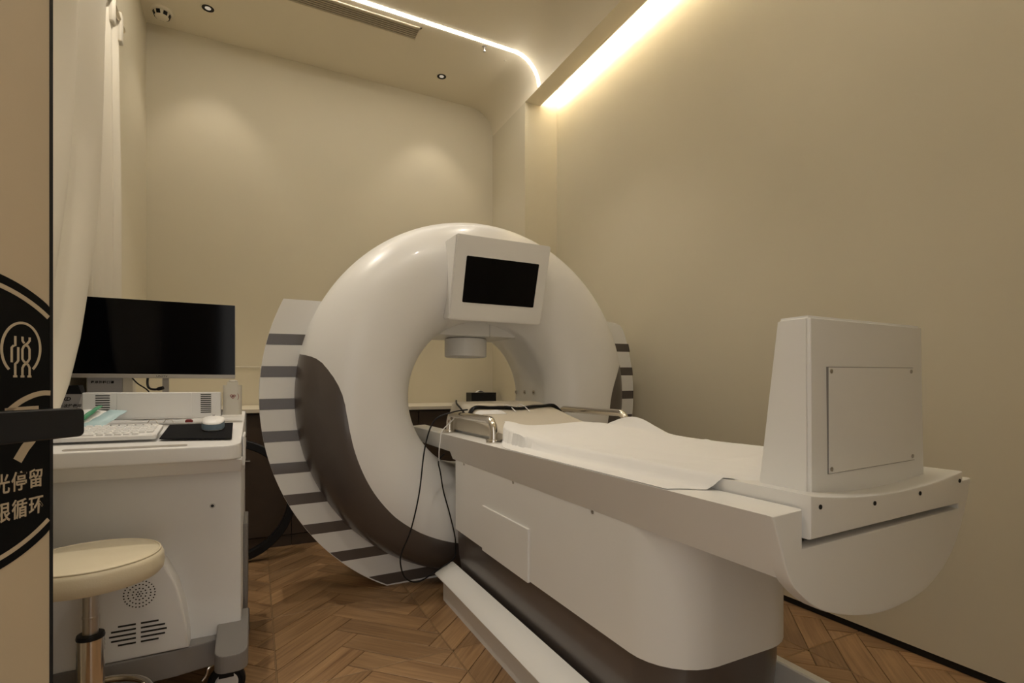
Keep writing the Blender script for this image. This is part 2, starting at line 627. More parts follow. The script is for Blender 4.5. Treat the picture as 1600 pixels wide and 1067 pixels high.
# pale ring inside the rim, open where the door edge cuts the disc
rr1 = SR - 0.0085
lim = math.degrees(math.acos(min(1, (FMAX - sx) / rr1)))
mk('sticker_ring', door_prism(band(rr1 - 0.0045, rr1, lim, 360 - lim, sx, sz), 0.0006, 0.0010), 'gold', door)
def stroke(name, uvs, w, parent=door):
    """flat ribbon along a drawn line; points (u,v) on the door face"""
    P = [Vector(uv_fz(*p)) for p in uvs]
    L, R_ = [], []
    for i, p in enumerate(P):
        a = P[max(i - 1, 0)]; b = P[min(i + 1, len(P) - 1)]
        d = (b - a).normalized()
        nn = Vector((-d.y, d.x)) * w / 2
        L.append(p + nn); R_.append(p - nn)
    t = bmesh.new()
    for o in (0.0006, 0.0010):
        pass
    A = [[t.verts.new(door_fr(q.x, q.y, o)) for q in S_] for S_ in (L, R_) for o in (0.0006, 0.0010)]
    n = len(P)
    for i in range(n - 1):
        t.faces.new((A[1][i], A[1][i + 1], A[3][i + 1], A[3][i]))
        t.faces.new((A[0][i], A[1][i], A[1][i + 1], A[0][i + 1]))
        t.faces.new((A[2][i], A[3][i], A[3][i + 1], A[2][i + 1]))
    return mk(name, t, 'gold', parent)
def px(pts, x0=0, y0=480, s=7.62):
    return [(x0 + a / s, y0 + b / s) for a, b in pts]
ring_pts = []
for k in range(61):
    a = math.radians(-52 + 284 * k / 60)
    ring_pts.append((31.4 + 30.2 * math.cos(a), 545 - 40.5 * math.sin(a)))
stroke('emblem_ring', ring_pts, 0.0024)
sw = 0.0021
stroke('emblem_stroke', px([(173, 343), (173, 455), (150, 458), (130, 478), (130, 655)]), sw)
stroke('emblem_stroke', px([(208, 475), (208, 635), (190, 660), (172, 672), (172, 822)]), sw)
stroke('emblem_stroke', px([(145, 822), (195, 822)]), sw)
stroke('emblem_stroke', px([(258, 350), (260, 400), (280, 430)]), sw)
stroke('emblem_stroke', px([(344, 360), (344, 400), (320, 430), (275, 465), (258, 500), (258, 615), (275, 645), (325, 685), (343, 720), (343, 822)]), sw)
stroke('emblem_stroke', px([(285, 448), (325, 465), (342, 500), (342, 615), (325, 645), (275, 690), (258, 725), (258, 822)]), sw)
stroke('emblem_stroke', px([(232, 824), (280, 824)]), sw)
stroke('emblem_stroke', px([(315, 824), (363, 824)]), sw)
stroke('loop_stroke', [(p.x, p.y) for p in catmull([(-6, 660, 0), (10, 644, 0), (30, 628, 0), (50, 618, 0), (66, 614, 0), (77.5, 614, 0)], 6)], 0.0052)
stroke('loop_stroke', [(6, 641.5), (30, 639), (59, 637)], 0.0042)
stroke('loop_stroke', [(56, 675), (47.5, 688), (38, 700), (26, 720)], 0.0095)
def door_text(body, u, v, size, **kw):
    f0, z0 = uv_fz(u, v)
    t = text_bm(body, size, extrude=0.0002, bold=size * 0.012, **kw)
    for vv in t.verts:
        vv.co = door_fr(f0 + vv.co.x * 0.80, z0 + vv.co.y, 0.0008 + vv.co.z)
    return mk('lettering', t, 'gold', door)
door_text('时光停留', 66.5, 756, 0.0205, align='RIGHT', space=1.12)
door_text('无限循环', 67, 797, 0.0205, align='RIGHT', space=1.12)
# lever handle
hz1, hz0 = 0.9285, 0.900
t = bmesh.new()
hp = rrect(0.36, 0.522, hz0, hz1, 0.005, 3)
hb = door_prism(hp, 0.046, 0.062)
bmesh.ops.recalc_face_normals(hb, faces=hb.faces[:])
bmesh.ops.bevel(hb, geom=hb.edges[:], offset=0.0012, segments=1, affect='EDGES')
handle = mk('door_handle', hb, 'black', door, smooth=40, label='black lever handle')
mk('handle_stem', door_prism([(0.372 + 0.011 * math.cos(a * math.pi / 10), 0.914 + 0.011 * math.sin(a * math.pi / 10)) for a in range(20)], 0.0, 0.05), 'black', handle)
mk('handle_plate', door_prism(rrect(0.345, 0.40, 0.86, 0.97, 0.006, 3), 0.0005, 0.006), 'black', handle)

# ------------------------------------------------------------------ ceiling fixtures
# light line that runs over the ceiling and bends down the rounded edge
def strip_bm(y0, y1, out):
    path = [(-0.55, ZC), (1.61, ZC)]
    for k in range(1, 20):
        a = math.pi / 2 * (1 - 0.97 * k / 19)
        path.append((1.61 + 0.2 * math.cos(a), 3.09 + 0.2 * math.sin(a)))
    t = bmesh.new()
    rows = []
    for i, (x, z) in enumerate(path):
        if i < 2:
            nx, nz = 0, -1
        else:
            nx, nz = (1.61 - x) / 0.2, (3.09 - z) / 0.2
        rows.append([t.verts.new((x + nx * o, y, z + nz * o)) for o in (-0.0008, out) for y in (y0, y1)])
    for A, B in zip(rows[:-1], rows[1:]):
        for a, b in ((0, 1), (1, 3), (3, 2), (2, 0)):
            t.faces.new((A[a], A[b], B[b], B[a]))
    t.faces.new([rows[0][i] for i in (0, 1, 3, 2)])
    t.faces.new([rows[-1][i] for i in (0, 1, 3, 2)])
    return t
mk('light_line', strip_bm(3.176, 3.200, 0.003), 'led', smooth=30,
   label='thin glowing light line crossing the ceiling and bending down at its rounded edge', cat='light')
mk('light_line', strip_bm(0.86, 0.884, 0.003), 'led_fill', smooth=30,  # unseen line added to brighten the front of the room
   label='added unseen fill light line across the ceiling above the doorway end', cat='light')
mk('cove_light', box_bm(1.868, 1.892, YF + 0.05, 3.39, 3.1085, 3.122), 'cove',
   label='warm strip light hidden in the slot along the right wall', cat='light')

vent = thing('air_vent', (0.33, 3.318, ZC), 'long slatted air vent grille set in the ceiling', 'vent')
fx0, fx1, fy0, fy1 = -0.30, 0.967, 3.251, 3.385
bm = bmesh.new()
for (a, b, c, d) in ((fx0, fx1, fy0, fy0 + 0.012), (fx0, fx1, fy1 - 0.012, fy1), (fx0, fx0 + 0.012, fy0, fy1), (fx1 - 0.012, fx1, fy0, fy1)):
    box_bm(a, b, c, d, ZC - 0.006, ZC, bm=bm)
mk('frame', bm, 'ceil', vent)
mk('backing', box_bm(fx0 + 0.012, fx1 - 0.012, fy0 + 0.012, fy1 - 0.012, ZC - 0.0012, ZC), 'dark', vent)
for k in range(6):
    y = fy0 + 0.021 + k * 0.0184
    mk('slat', box_bm(fx0 + 0.012, fx1 - 0.014, y - 0.0052, y + 0.0052, ZC - 0.006, ZC - 0.002), 'vent', vent)

def downlight(x, y, label, power=SPOT_POWER, size=84):
    r = 0.034
    t = thing('downlight', (x, y, ZC - 0.012), label, 'light', 'small round recessed ceiling downlights')
    mk('trim_ring', lathe_bm([(r, -0.001), (r + 0.006, -0.002), (r + 0.008, 0.0), (r, 0.0)], (x, y, ZC), 'z', 32, closed=True), 'ceil', t, smooth=30)
    mk('reflector', lathe_bm([(r, -0.0015), (r * 0.9, -0.0008), (r * 0.55, -0.0002), (r * 0.5, -0.0002)], (x, y, ZC), 'z', 32), 'black', t, smooth=30)
    mk('lamp', lathe_bm([(r * 0.5, -0.0009), (0, -0.0009)], (x, y, ZC), 'z', 24), 'lamp', t)
    li = bpy.data.lights.new('downlight_beam', 'SPOT')
    li.energy = power
    li.color = WARM
    li.spot_size = math.radians(size)
    li.spot_blend = 0.55
    li.shadow_soft_size = 0.02
    o = bpy.data.objects.new('downlight_beam', li)
    COL.objects.link(o)
    o.parent = t
    o.location = (0, 0, -0.004)
    return t
downlight(1.253, 3.693, 'small recessed downlight in the ceiling near the right end of the back wall')
downlight(-0.266, 3.674, 'small recessed downlight in the ceiling beside the smoke detector')
downlight(-0.266, 2.45, 'added unseen downlight in the ceiling above the cart and monitor', 34)  # out of view, added to light the table side from the left
downlight(1.253, 2.45, 'added unseen downlight in the ceiling above the scanner ring', 11)  # added out of view for more light on the ring
downlight(-0.266, 1.00, 'added unseen fill downlight in the ceiling above the round stool', 18, 84)  # unseen lamp added as fill for the cart front and stool
downlight(0.50, 1.20, 'added unseen fill downlight in the ceiling between the stool and the patient table', 9, 96)  # extra lamp out of view, added to brighten gantry and cart fronts

sd = thing('smoke_detector', (-0.525, 3.83, ZC), 'round white smoke detector on the ceiling in the left back corner', 'smoke detector')
mk('base', lathe_bm([(0.0, -0.004), (0.055, -0.004), (0.060, 0.0), (0.062, 0.010), (0.0, 0.010)], (-0.525, 3.83, ZC - 0.010), 'z', 40), 'ceil', sd, smooth=30)
mk('dome', lathe_bm([(0.0, -0.034), (0.028, -0.034), (0.036, -0.030), (0.044, -0.010), (0.046, 0.0), (0.0, 0.0)], (-0.525, 3.83, ZC - 0.010), 'z', 40), 'ceil', sd, smooth=30)
for k in range(7):
    a = math.radians(k * 360 / 7 - 70)
    b = box_bm(-0.0105, 0.0105, -0.003, 0.003, -0.0105, 0.0105)
    transform(b, Matrix.Translation((-0.525, 3.83, ZC - 0.0265)) @ Matrix.Rotation(a, 4, 'Z') @ Matrix.Translation((0, -0.0415, 0)) @ Matrix.Rotation(math.radians(20), 4, 'X'))
    mk('opening', b, 'black', sd)
sp = thing('sprinkler_head', (1.407, 3.238, ZC), 'tiny metal sprinkler head in the ceiling beside the light line', 'sprinkler')
mk('escutcheon', lathe_bm([(0, -0.004), (0.012, -0.004), (0.017, 0.0), (0, 0.0)], (1.407, 3.238, ZC), 'z', 20), 'steel', sp, smooth=30)
mk('deflector', lathe_bm([(0, -0.034), (0.010, -0.034), (0.010, -0.031), (0.003, -0.030), (0.003, -0.014), (0.007, -0.012), (0.007, -0.003), (0, -0.003)], (1.407, 3.238, ZC), 'z', 16), 'steel', sp, smooth=30)
mk('sensor_dot', lathe_bm([(0, -0.003), (0.007, -0.003), (0.009, 0.0), (0, 0.0)], (1.60, 3.31, ZC), 'z', 16), 'counter', None, smooth=30,
   label='tiny pale round cap on the ceiling inside the bend of the light line', cat='cap')

# ------------------------------------------------------------------ back counter and cabinets
for n_, (x0, x1, lab) in enumerate(((-0.59, 0.19, 'dark brown base cabinet behind the cart at the left end of the counter'),
                       (0.19, 0.97, 'dark brown base cabinet seen below the scanner opening'),
                       (0.97, 1.75, 'dark brown base cabinet behind the scanner at the right end of the counter'))):
    c = thing('base_cabinet', ((x0 + x1) / 2, 3.65, 0), lab, 'cabinet', 'brown base cabinets under the back counter')
    mk('body', box_bm(x0 + 0.001, x1 - 0.001, 3.352, YB - 0.01, 0.066, 0.795), 'cab', c)
    mk('plinth', box_bm(x0 + 0.001, x1 - 0.001, 3.338, YB - 0.01, 0.0, 0.064), 'cab', c)
    for k in range(2):
        xa = x0 + 0.39 * k
        d = mk('cabinet_door', box_bm(xa + 0.0018, xa + 0.39 - 0.0018, 3.330, 3.350, 0.069, 0.785, 0.001, 1), 'cab', c)
        if n_ == 0 and k == 1:
            mk('handle', box_bm(xa + 0.135, xa + 0.17, 3.312, 3.330, 0.518, 0.524), 'steel', d)
mk('countertop', box_bm(XL + 0.002, 1.808, 3.30, YB - 0.002, 0.797, 0.82, 0.002, 2), 'counter', None,
   label='long pale countertop running along the back wall', cat='countertop')
tb = thing('tissue_box', (1.643, 3.85, 0.82), 'black tissue box with a white tissue on the back counter', 'tissue box')
by0, by1 = 3.79, 3.91
bx0, bx1 = 1.535, 1.752
mk('box', box_bm(bx0, bx1, by0, by1, 0.8205, 0.902, 0.003, 2), 'black', tb, smooth=30)
def tissue(u, v):
    x = bx0 + 0.055 + u * 0.10
    y = (by0 + by1) / 2 - 0.02 + v * 0.04
    return Vector((x, y, 0.897 + 0.026 * math.sin(math.pi * u) ** 0.7 * (0.75 + 0.35 * math.sin(5 * u + 2 * v)) * (1 - 0.5 * abs(v - 0.5))))
mk('tissue', grid_bm(tissue, 14, 6, 0.0008), 'sheet', tb, smooth=60)
wh = mk('wall_hook', tube_bm(catmull([(-0.16, YB - 0.01, 1.085), (0.0, YB - 0.012, 1.085), (0.027, YB - 0.02, 1.083), (0.032, YB - 0.03, 1.05)], 6), 0.004, 8), 'counter', None, smooth=40,
   label='thin pale bent rod on the back wall beside the monitor', cat='rod')

# ------------------------------------------------------------------ scanner gantry
GX, GZ, GY = 1.034, 0.902, 2.45
RO, RI, GD, GBACK = 0.8825, 0.38, 0.20, 2.79
gm, gh = (RO + RI) / 2, (RO - RI) / 2
gan = thing('scanner_gantry', (GX, 2.5, 0), 'large white ring-shaped scanner with taupe lower shell and striped back plate', 'scanner')
def ring_pt(th, ph):
    r = gm + gh * math.cos(ph)
    y = GY - GD * math.sin(ph)
    return (GX + r * math.cos(th), y, GZ + r * math.sin(th))
BT = [(167.3, 0), (167.6, 10), (167.7, 22), (167.9, 33), (168.3, 41), (169.3, 49), (171.1, 56.3), (173.3, 63), (175.9, 68.4), (179, 72.6), (182.5, 75.0), (188, 76.2), (194, 76), (204.5, 74.4),
      (216, 72), (228, 70), (239, 70.2), (248, 71), (259, 71.8), (270, 72)]
BT = BT + [(540 - a, p) for a, p in BT[-2::-1]]
def phi_b(deg):
    if deg <= BT[0][0] or deg >= BT[-1][0]:
        return 0.0
    for (a0, p0), (a1, p1) in zip(BT[:-1], BT[1:]):
        if a0 <= deg <= a1:
            return p0 + (p1 - p0) * (deg - a0) / (a1 - a0) if a1 > a0 else p1
    return 0.0
angs = sorted(set([round(k * 2.0 + 10, 3) for k in range(181)] + [round(a, 3) for a, _ in BT] + [round(167.3 + .1 * k, 3) for k in range(12)] + [round(372.7 - .1 * k, 3) for k in range(12)]))
angs = [a for a in angs if 10 <= a < 370]
angs = sorted(set([a if a < 370 else a - 360 for a in angs] + [10 + 2.7 - .1 * k for k in range(0, 12)]))
def pb(a):
    v = phi_b(a)
    return v if v > 0 else phi_b(a + 360)
NP = 40
t = bmesh.new()
rows = []
for a in angs:
    th = math.radians(a)
    p0 = pb(a)
    row = [t.verts.new(ring_pt(th, math.radians(p0 + (180 - p0) * k / NP))) for k in range(NP + 1)]
    for y in (GY + 0.06, GY + 0.2, GBACK - 0.012, GBACK):
        rr = RI if y < GBACK - 0.001 else RI + 0.012
        row.append(t.verts.new((GX + rr * math.cos(th), y, GZ + rr * math.sin(th))))
    rows.append(row)
for i in range(len(rows)):
    A, B = rows[i], rows[(i + 1) % len(rows)]
    for k in range(len(A) - 1):
        t.faces.new((A[k], A[k + 1], B[k + 1], B[k]))
shell = mk('ring_shell', t, 'white', gan, smooth=50)
t = bmesh.new()
low = sorted(set([a for a in angs if a >= 167.3] + [a + 360 for a in angs if a <= 12.7 and a + 360 <= 372.7] + [167.3, 372.7]))
rows = []
for a in low:
    th = math.radians(a)
    p0 = phi_b(a)
    rows.append([t.verts.new(ring_pt(th, math.radians(p0 * k / 24))) for k in range(25)])
for A, B in zip(rows[:-1], rows[1:]):
    for k in range(24):
        t.faces.new((A[k], A[k + 1], B[k + 1], B[k]))
bmesh.ops.remove_doubles(t, verts=t.verts[:], dist=1e-5)
mk('lower_shell', t, 'gray', gan, smooth=50, label='glossy taupe lower shell')
# back plate: a big disc with flat top and a flat foot on the floor
PX, PZ, PR, PT = 1.030, 0.903, 1.0185, 1.335
def plate_r(a):
    s_, c_ = math.sin(a), math.cos(a)
    r = PR
    if s_ > 1e-6:
        rt = (PT - PZ) / s_
        r = (r ** -28 + rt ** -28) ** (-1 / 28) if c_ > 0 else min(r, rt)
    if s_ < -1e-6:
        r = min(r, PZ / -s_ - 0.0005)
    return r
key = [math.degrees(math.asin((PT - PZ) / PR)), ]
pang = sorted(set([k * 1.5 for k in range(240)] + [180 - key[0], 180 + math.degrees(math.asin(PZ / PR)), 360 - math.degrees(math.asin(PZ / PR))]))
t = bmesh.new()
rows = []
for a in pang:
    th = math.radians(a)
    r1 = plate_r(th)
    r0 = 0.42
    r0 = min(r0, r1 - 0.01)
    rows.append([t.verts.new((PX + r * math.cos(th), y, PZ + r * math.sin(th))) for r, y in ((r0, GY + 0.16), (r0, GY), (r1 - 0.001, GY), (r1, GY + 0.001), (r1, GY + 0.16))])
for i in range(len(rows)):
    A, B = rows[i], rows[(i + 1) % len(rows)]
    for k in range(5):
        t.faces.new((A[k], A[(k + 1) % 5], B[(k + 1) % 5], B[k]))
plate = mk('back_plate', t, 'satin', gan, smooth=30)
mk('rear_housing', lathe_bm([(RI + 0.012, GBACK - GY), (0.70, GBACK - GY), (0.78, GBACK - GY - 0.06), (0.78, 0.15), (RI + 0.012, 0.15)], (GX, GY, GZ), 'y', 72, closed=True), 'satin', gan, smooth=40)
# dark stripes lying on the plate, left and right of the ring
for k in range(9):
    z0 = 1.132 - 0.1411 * k + 0.0005
    z1 = z0 + 0.0475
    for side in (-1, 1):
        L_, R_ = [], []
        for j in range(9):
            zz = max(z0 + (z1 - z0) * j / 8 - (0.008 if k == 8 and j == 0 else 0), 0.001)
            tilt = 0.014 * (0.05 - PX + 0 * side)
            dz = zz - PZ
            xo = math.sqrt(max(0, (PR - 0.0008) ** 2 - dz * dz))
            dj = (zz - GZ)
            xi = math.sqrt(max(0, 0.86 ** 2 - dj * dj)) if abs(dj) < 0.86 else 0.0
            L_.append((PX + side * xo, zz)); R_.append((PX + side * xi, zz))
        pts = L_ + R_[::-1]
        pts2 = [(x, max(0.0015, z + 0.014 * (x - 0.08))) for x, z in pts]
        ded = []
        for p in pts2:
            if not ded or math.hypot(p[0] - ded[-1][0], p[1] - ded[-1][1]) > 1e-4:
                ded.append(p)
        if abs(area(ded)) < 1e-4:
            continue
        mk('stripe', prism_bm(ded, 'y', GY - 0.0012, GY + 0.001), 'gray', plate)
# flat block at the top of the opening, with the round unit hanging from it
zf = 1.21
hw = math.sqrt(RI ** 2 - (zf - GZ) ** 2)
a0 = math.asin((zf - GZ) / RI)
pts = [(GX + (RI + 0.004) * math.cos(a0 + (math.pi - 2 * a0) * k / 20), GZ + (RI + 0.004) * math.sin(a0 + (math.pi - 2 * a0) * k / 20)) for k in range(21)]
blk = mk('bore_block', prism_bm(pts, 'y', 2.46, 2.785, 0.002, 1), 'white', gan, smooth=30)
mk('seam', box_bm(1.098, 1.0995, 2.4585, 2.461, zf, zf + 0.065), 'cartgray', blk)
hu = mk('hanging_unit', lathe_bm([(0, -0.102), (0.04, -0.102), (0.045, -0.099), (0.108, -0.099), (0.115, -0.094), (0.115, -0.006), (0.112, 0.0), (0, 0.0)], (GX, 2.64, zf), 'z', 48), 'satin', gan, smooth=30)
for yb in (2.77, 2.66, 2.55):
    zb = 0.917
    xb = GX + math.sqrt(RI ** 2 - (zb - GZ) ** 2)
    b = mk('button', lathe_bm([(0, -0.001), (0.005, -0.001), (0.006, -0.004), (0.012, -0.004), (0.013, 0.002), (0, 0.002)], (xb, yb, zb), 'x', 20), 'steel', gan, smooth=30)
    mk('button_cap', lathe_bm([(0, -0.0035), (0.0045, -0.0035), (0.005, 0.0), (0, 0.0)], (xb, yb, zb), 'x', 16), 'dark', b)
# screen housing, leaning forward over the opening
t = bmesh.new()
fr = [(0.793, 2.130, 1.629), (1.279, 2.130, 1.629), (1.279, 2.240, 1.260), (0.793, 2.240, 1.260)]
bk = [(0.793, 2.43, 1.640), (1.279, 2.43, 1.640), (1.279, 2.43, 1.285), (0.793, 2.43, 1.285)]
A = [t.verts.new(p) for p in fr]; B = [t.verts.new(p) for p in bk]
t.faces.new(A); t.faces.new(B[::-1])
for i in range(4):
    t.faces.new((A[i], A[(i + 1) % 4], B[(i + 1) % 4], B[i]))
bmesh.ops.recalc_face_normals(t, faces=t.faces[:])
bmesh.ops.bevel(t, geom=t.edges[:], offset=0.006, segments=2, affect='EDGES')
hs = mk('screen_housing', t, 'satin', gan, smooth=35)
dy, dzz = (2.240 - 2.130), (1.260 - 1.629)
ln = math.hypot(dy, dzz)
ey = Vector((0, -dy / ln, -dzz / ln))         # up along the face
nf = Vector((0, dzz / ln, -dy / ln))           # outward
org = Vector((0, 2.130, 1.629))
def on_face(x, up, out):
    return Vector((x, 0, 0)) + org + ey * up + nf * out
def face_prism(pts, o0, o1):
    q = bmesh.new()
    A = [q.verts.new(on_face(x, u, o0)) for x, u in pts]
    B = [q.verts.new(on_face(x, u, o1)) for x, u in pts]
    q.faces.new(A); q.faces.new(B[::-1])
    n = len(pts)
    for i in range(n):
        q.faces.new((A[i], A[(i + 1) % n], B[(i + 1) % n], B[i]))
    return q
u1 = -math.hypot(2.156 - 2.130, 1.629 - 1.5415)
u0 = -math.hypot(2.216 - 2.130, 1.629 - 1.340)
mk('screen_bezel', face_prism(rrect(0.8465, 1.228, u0 - 0.0035, u1 + 0.0035, 0.008), -0.003, 0.0010), 'satin', hs)
mk('display', face_prism(rrect(0.850, 1.2245, u0, u1, 0.006), -0.003, 0.0016), 'screen', hs, label='black glass display')

# ------------------------------------------------------------------ patient table
bed = thing('patient_table', (1.08, 1.4, 0), 'white motorised patient table with grey plinth and half-round end', 'table')
sec = [(0.755, 0.737), (0.834, 0.741), (0.834, 0.655), (1.350, 0.655), (1.350, 0.745), (1.415, 0.747), (1.372, 0.622), (0.799, 0.622)]
mk('side_frame', prism_bm(sec, 'y', 0.584, 2.20), 'satin', bed, smooth=30)
sec2 = [(0.757, 0.737), (0.834, 0.741), (0.834, 0.70), (1.30, 0.70), (1.30, 0.745), (1.325, 0.745), (1.30, 0.650), (0.800, 0.650)]
mk('head_frame', prism_bm(sec2, 'y', 2.20, 2.74, 0.003, 1), 'satin', bed, smooth=30)
ep = [(0.755, 0.737), (0.833, 0.741), (0.833, 0.674), (1.359, 0.687), (1.359, 0.745), (1.415, 0.748)]
arc = catmull([(1.415, 0.748, 0), (1.398, 0.700, 0), (1.372, 0.648, 0), (1.335, 0.598, 0), (1.285, 0.560, 0), (1.21, 0.530, 0), (1.10, 0.518, 0), (1.01, 0.524, 0), (0.935, 0.541, 0), (0.877, 0.562, 0),
               (0.832, 0.592, 0), (0.797, 0.628, 0), (0.773, 0.690, 0), (0.755, 0.737, 0)], 4)
ep += [(p.x, p.y) for p in arc[1:-1]]
mk('end_plate', prism_bm(ep, 'y', 0.558, 0.585, 0.005, 2, bevel_end='a'), 'satin', bed, smooth=35)
# sliding cradle whose top dips in the middle
tp = []
for k in range(17):
    x = 0.840 + (1.353 - 0.840) * k / 16
    q = (k / 16 - 0.5) * 2
    tp.append((x, 0.746 + 0.019 * q * q + 0.004 * (k / 16)))
cp = tp[::-1] + [(0.840, 0.690), (1.353, 0.702)]
mk('cradle', prism_bm(cp, 'y', 0.548, 2.35, 0.004, 2, bevel_end='a'), 'satin', bed, smooth=40)
for (x, z) in ((0.864, 0.744), (1.025, 0.734), (1.181, 0.738), (1.337, 0.750)):
    screw((x, 0.548, z), 'y', 0.0042, bed, mat='dark')
# tall housing at the foot end
t = bmesh.new()
lo = [(0.906, 0.594, 0.738), (1.301, 0.594, 0.738), (1.303, 0.704, 0.738), (0.904, 0.704, 0.738)]
hi = [(0.908, 0.597, 1.082), (1.297, 0.597, 1.082), (1.296, 0.664, 1.082), (0.909, 0.664, 1.082)]
A = [t.verts.new(p) for p in lo]; B = [t.verts.new(p) for p in hi]
t.faces.new(A[::-1]); t.faces.new(B)
for i in range(4):
    t.faces.new((A[i], A[(i + 1) % 4], B[(i + 1) % 4], B[i]))
bmesh.ops.recalc_face_normals(t, faces=t.faces[:])
bmesh.ops.bevel(t, geom=[e for e in t.edges if not (e.verts[0].co.z < 0.75 and e.verts[1].co.z < 0.75)], offset=0.006, segments=3, affect='EDGES')
eh = mk('end_housing', t, 'satin', bed, smooth=40)
pn = [(0.960, 0.787), (1.254, 0.795), (1.248, 0.989), (0.959, 0.986)]
mk('panel_gap', prism_bm([(0.9588, 0.7858), (1.2552, 0.7938), (1.2492, 0.9902), (0.9578, 0.9872)], 'y', 0.5925, 0.598), 'cartgray', eh)
mk('cover_panel', prism_bm(pn, 'y', 0.5918, 0.598), 'satin', eh)
for (x, z) in ((0.966, 0.979), (1.241, 0.982), (0.967, 0.795), (1.246, 0.803)):
    screw((x, 0.5918, z), 'y', 0.0042, eh)
# pedestal
def plan(ins, n=8):
    return rrect(0.800 + ins, 1.262 - ins, 0.832 + ins, 2.168 - ins * 0.3, (0.004, 0.004, 0.14, 0.14), n)
mk('pedestal', prism_bm(plan(0), 'z', 0.313, 0.66), 'satin', bed, smooth=35)
t = bmesh.new()
rows = []
for z, ins in ((0.32, 0.010), (0.26, 0.011), (0.20, 0.015), (0.15, 0.023), (0.10, 0.031), (0.05, 0.036), (0.0, 0.038)):
    rows.append([t.verts.new((x, y, z)) for x, y in plan(ins)])
for A, B in zip(rows[:-1], rows[1:]):
    for k in range(len(A)):
        t.faces.new((A[k], A[(k + 1) % len(A)], B[(k + 1) % len(A)], B[k]))
t.faces.new(rows[0]); t.faces.new(rows[-1])
mk('plinth', t, 'gray', bed, smooth=35, label='dark taupe plinth')
mk('access_panel', box_bm(0.793, 0.803, 1.472, 1.850, 0.308, 0.484, 0.002, 2), 'satin', bed, smooth=30)
for y in (2.06, 1.59, 1.12):
    screw((0.7985, y, 0.617), 'x', 0.005, bed)
def grab(x, y0, y1, z0, z1, lab):
    r = 0.0155
    rc = 0.045
    path = [(x, y0, z0)]
    for k in range(9):
        a = math.pi / 2 * k / 8
        path.append((x, y0 + rc - rc * math.cos(a), z1 - rc + rc * math.sin(a)))
    for k in range(9):
        a = math.pi / 2 * k / 8
        path.append((x, y1 - rc + rc * math.sin(a), z1 - rc + rc * math.cos(a)))
    path.append((x, y1, z0))
    h = mk('grab_handle', tube_bm(path, r, 16), 'chrome', bed, smooth=50, label=lab)
    for y in (y0, y1):
        mk('flange', lathe_bm([(0, 0.0), (0.029, 0.0), (0.030, 0.002), (0.030, 0.011), (0.028, 0.014), (0, 0.014)], (x, y, z0), 'z', 28), 'chrome', h, smooth=35)
grab(0.800, 1.755, 2.245, 0.7385, 0.823, 'polished steel grab handle')
grab(1.383, 1.70, 2.215, 0.7465, 0.838, 'polished steel grab handle')

# head pad with a raised end
PX0, PX1 = 0.826, 1.358
def pad(u, v):
    x = PX0 + u * (PX1 - PX0)
    y = 1.60 + v * 0.72
    s_ = min(1, max(0, (v - 0.03) / 0.93))
    k = 3 * s_ * s_ - 2 * s_ ** 3
    e = x - PX0
    side = 1.0
    if e < 0.035:
        side = 0.45 + 0.55 * math.sqrt(max(0, 1 - (1 - e / 0.035) ** 2))
    r = PX1 - x
    if r < 0.11:
        q = r / 0.11
        side = 0.12 + 0.88 * (3 * q * q - 2 * q ** 3)
    return Vector((x, y, 0.768 + 0.004 * side + 0.106 * k * side))
bm = grid_bm(pad, 40, 40)
bmesh.ops.recalc_face_normals(bm, faces=bm.faces[:])
# skirt down to the cradle
be = [e for e in bm.edges if e.is_boundary]
ex = bmesh.ops.extrude_edge_only(bm, edges=be)
for v in [g for g in ex['geom'] if isinstance(g, bmesh.types.BMVert)]:
    v.co.z = 0.752
mk('head_pad', bm, 'beige', None, smooth=45, label='beige vinyl head pad raised at the scanner end of the patient table', cat='pad')
def pad_z(x, y):
    u = min(1, max(0, (x - PX0) / (PX1 - PX0))); v = min(1, max(0, (y - 1.60) / 0.72))
    return pad(u, v).z
# black strap lying across the pad
sp_pts = []
for k in range(33):
    q = k / 32
    x = 0.822 + q * 0.50
    y = 2.06 + 0.016 * math.sin(q * 9 + 0.5) + 0.02 * q
    z = pad_z(x, y) + 0.006 + 0.002 * math.sin(q * 23)
    sp_pts.append((x, y, z))
mk('strap', tube_bm(catmull(sp_pts, 3), 0, 10, flat=(0.021, 0.0065)), 'black', None, smooth=50, label='black fabric strap lying across the beige head pad', cat='strap')
bm = tube_bm(catmull([(0.824, 2.06, pad_z(.826, 2.06) + 0.004), (0.812, 2.13, 0.852), (0.822, 2.21, 0.872), (0.842, 2.27, 0.884)], 6), 0.004, 8)
mk('strap_tail', bm, 'black', None, smooth=40, label='black looped strap end at the left edge of the head pad', cat='strap')
def cord(x):
    return catmull([(x, 2.09, pad_z(x, 2.09) + 0.003), (x + 0.008, 2.075, pad_z(x, 2.075) + 0.016), (x + 0.016, 2.04, pad_z(x, 2.04) + 0.014), (x + 0.022, 2.005, pad_z(x, 2.005) + 0.002)], 5)
mk('white_cord', tube_bm(cord(1.0), 0.0022, 6), 'sheet', None, smooth=60, label='thin white cord looped over the black strap, nearer the left grab handle', cat='cord', group='white cords on the head pad')
mk('white_cord', tube_bm(cord(1.07), 0.0022, 6), 'sheet', None, smooth=60, label='thin white cord looped over the black strap, nearer the right grab handle', cat='cord', group='white cords on the head pad')
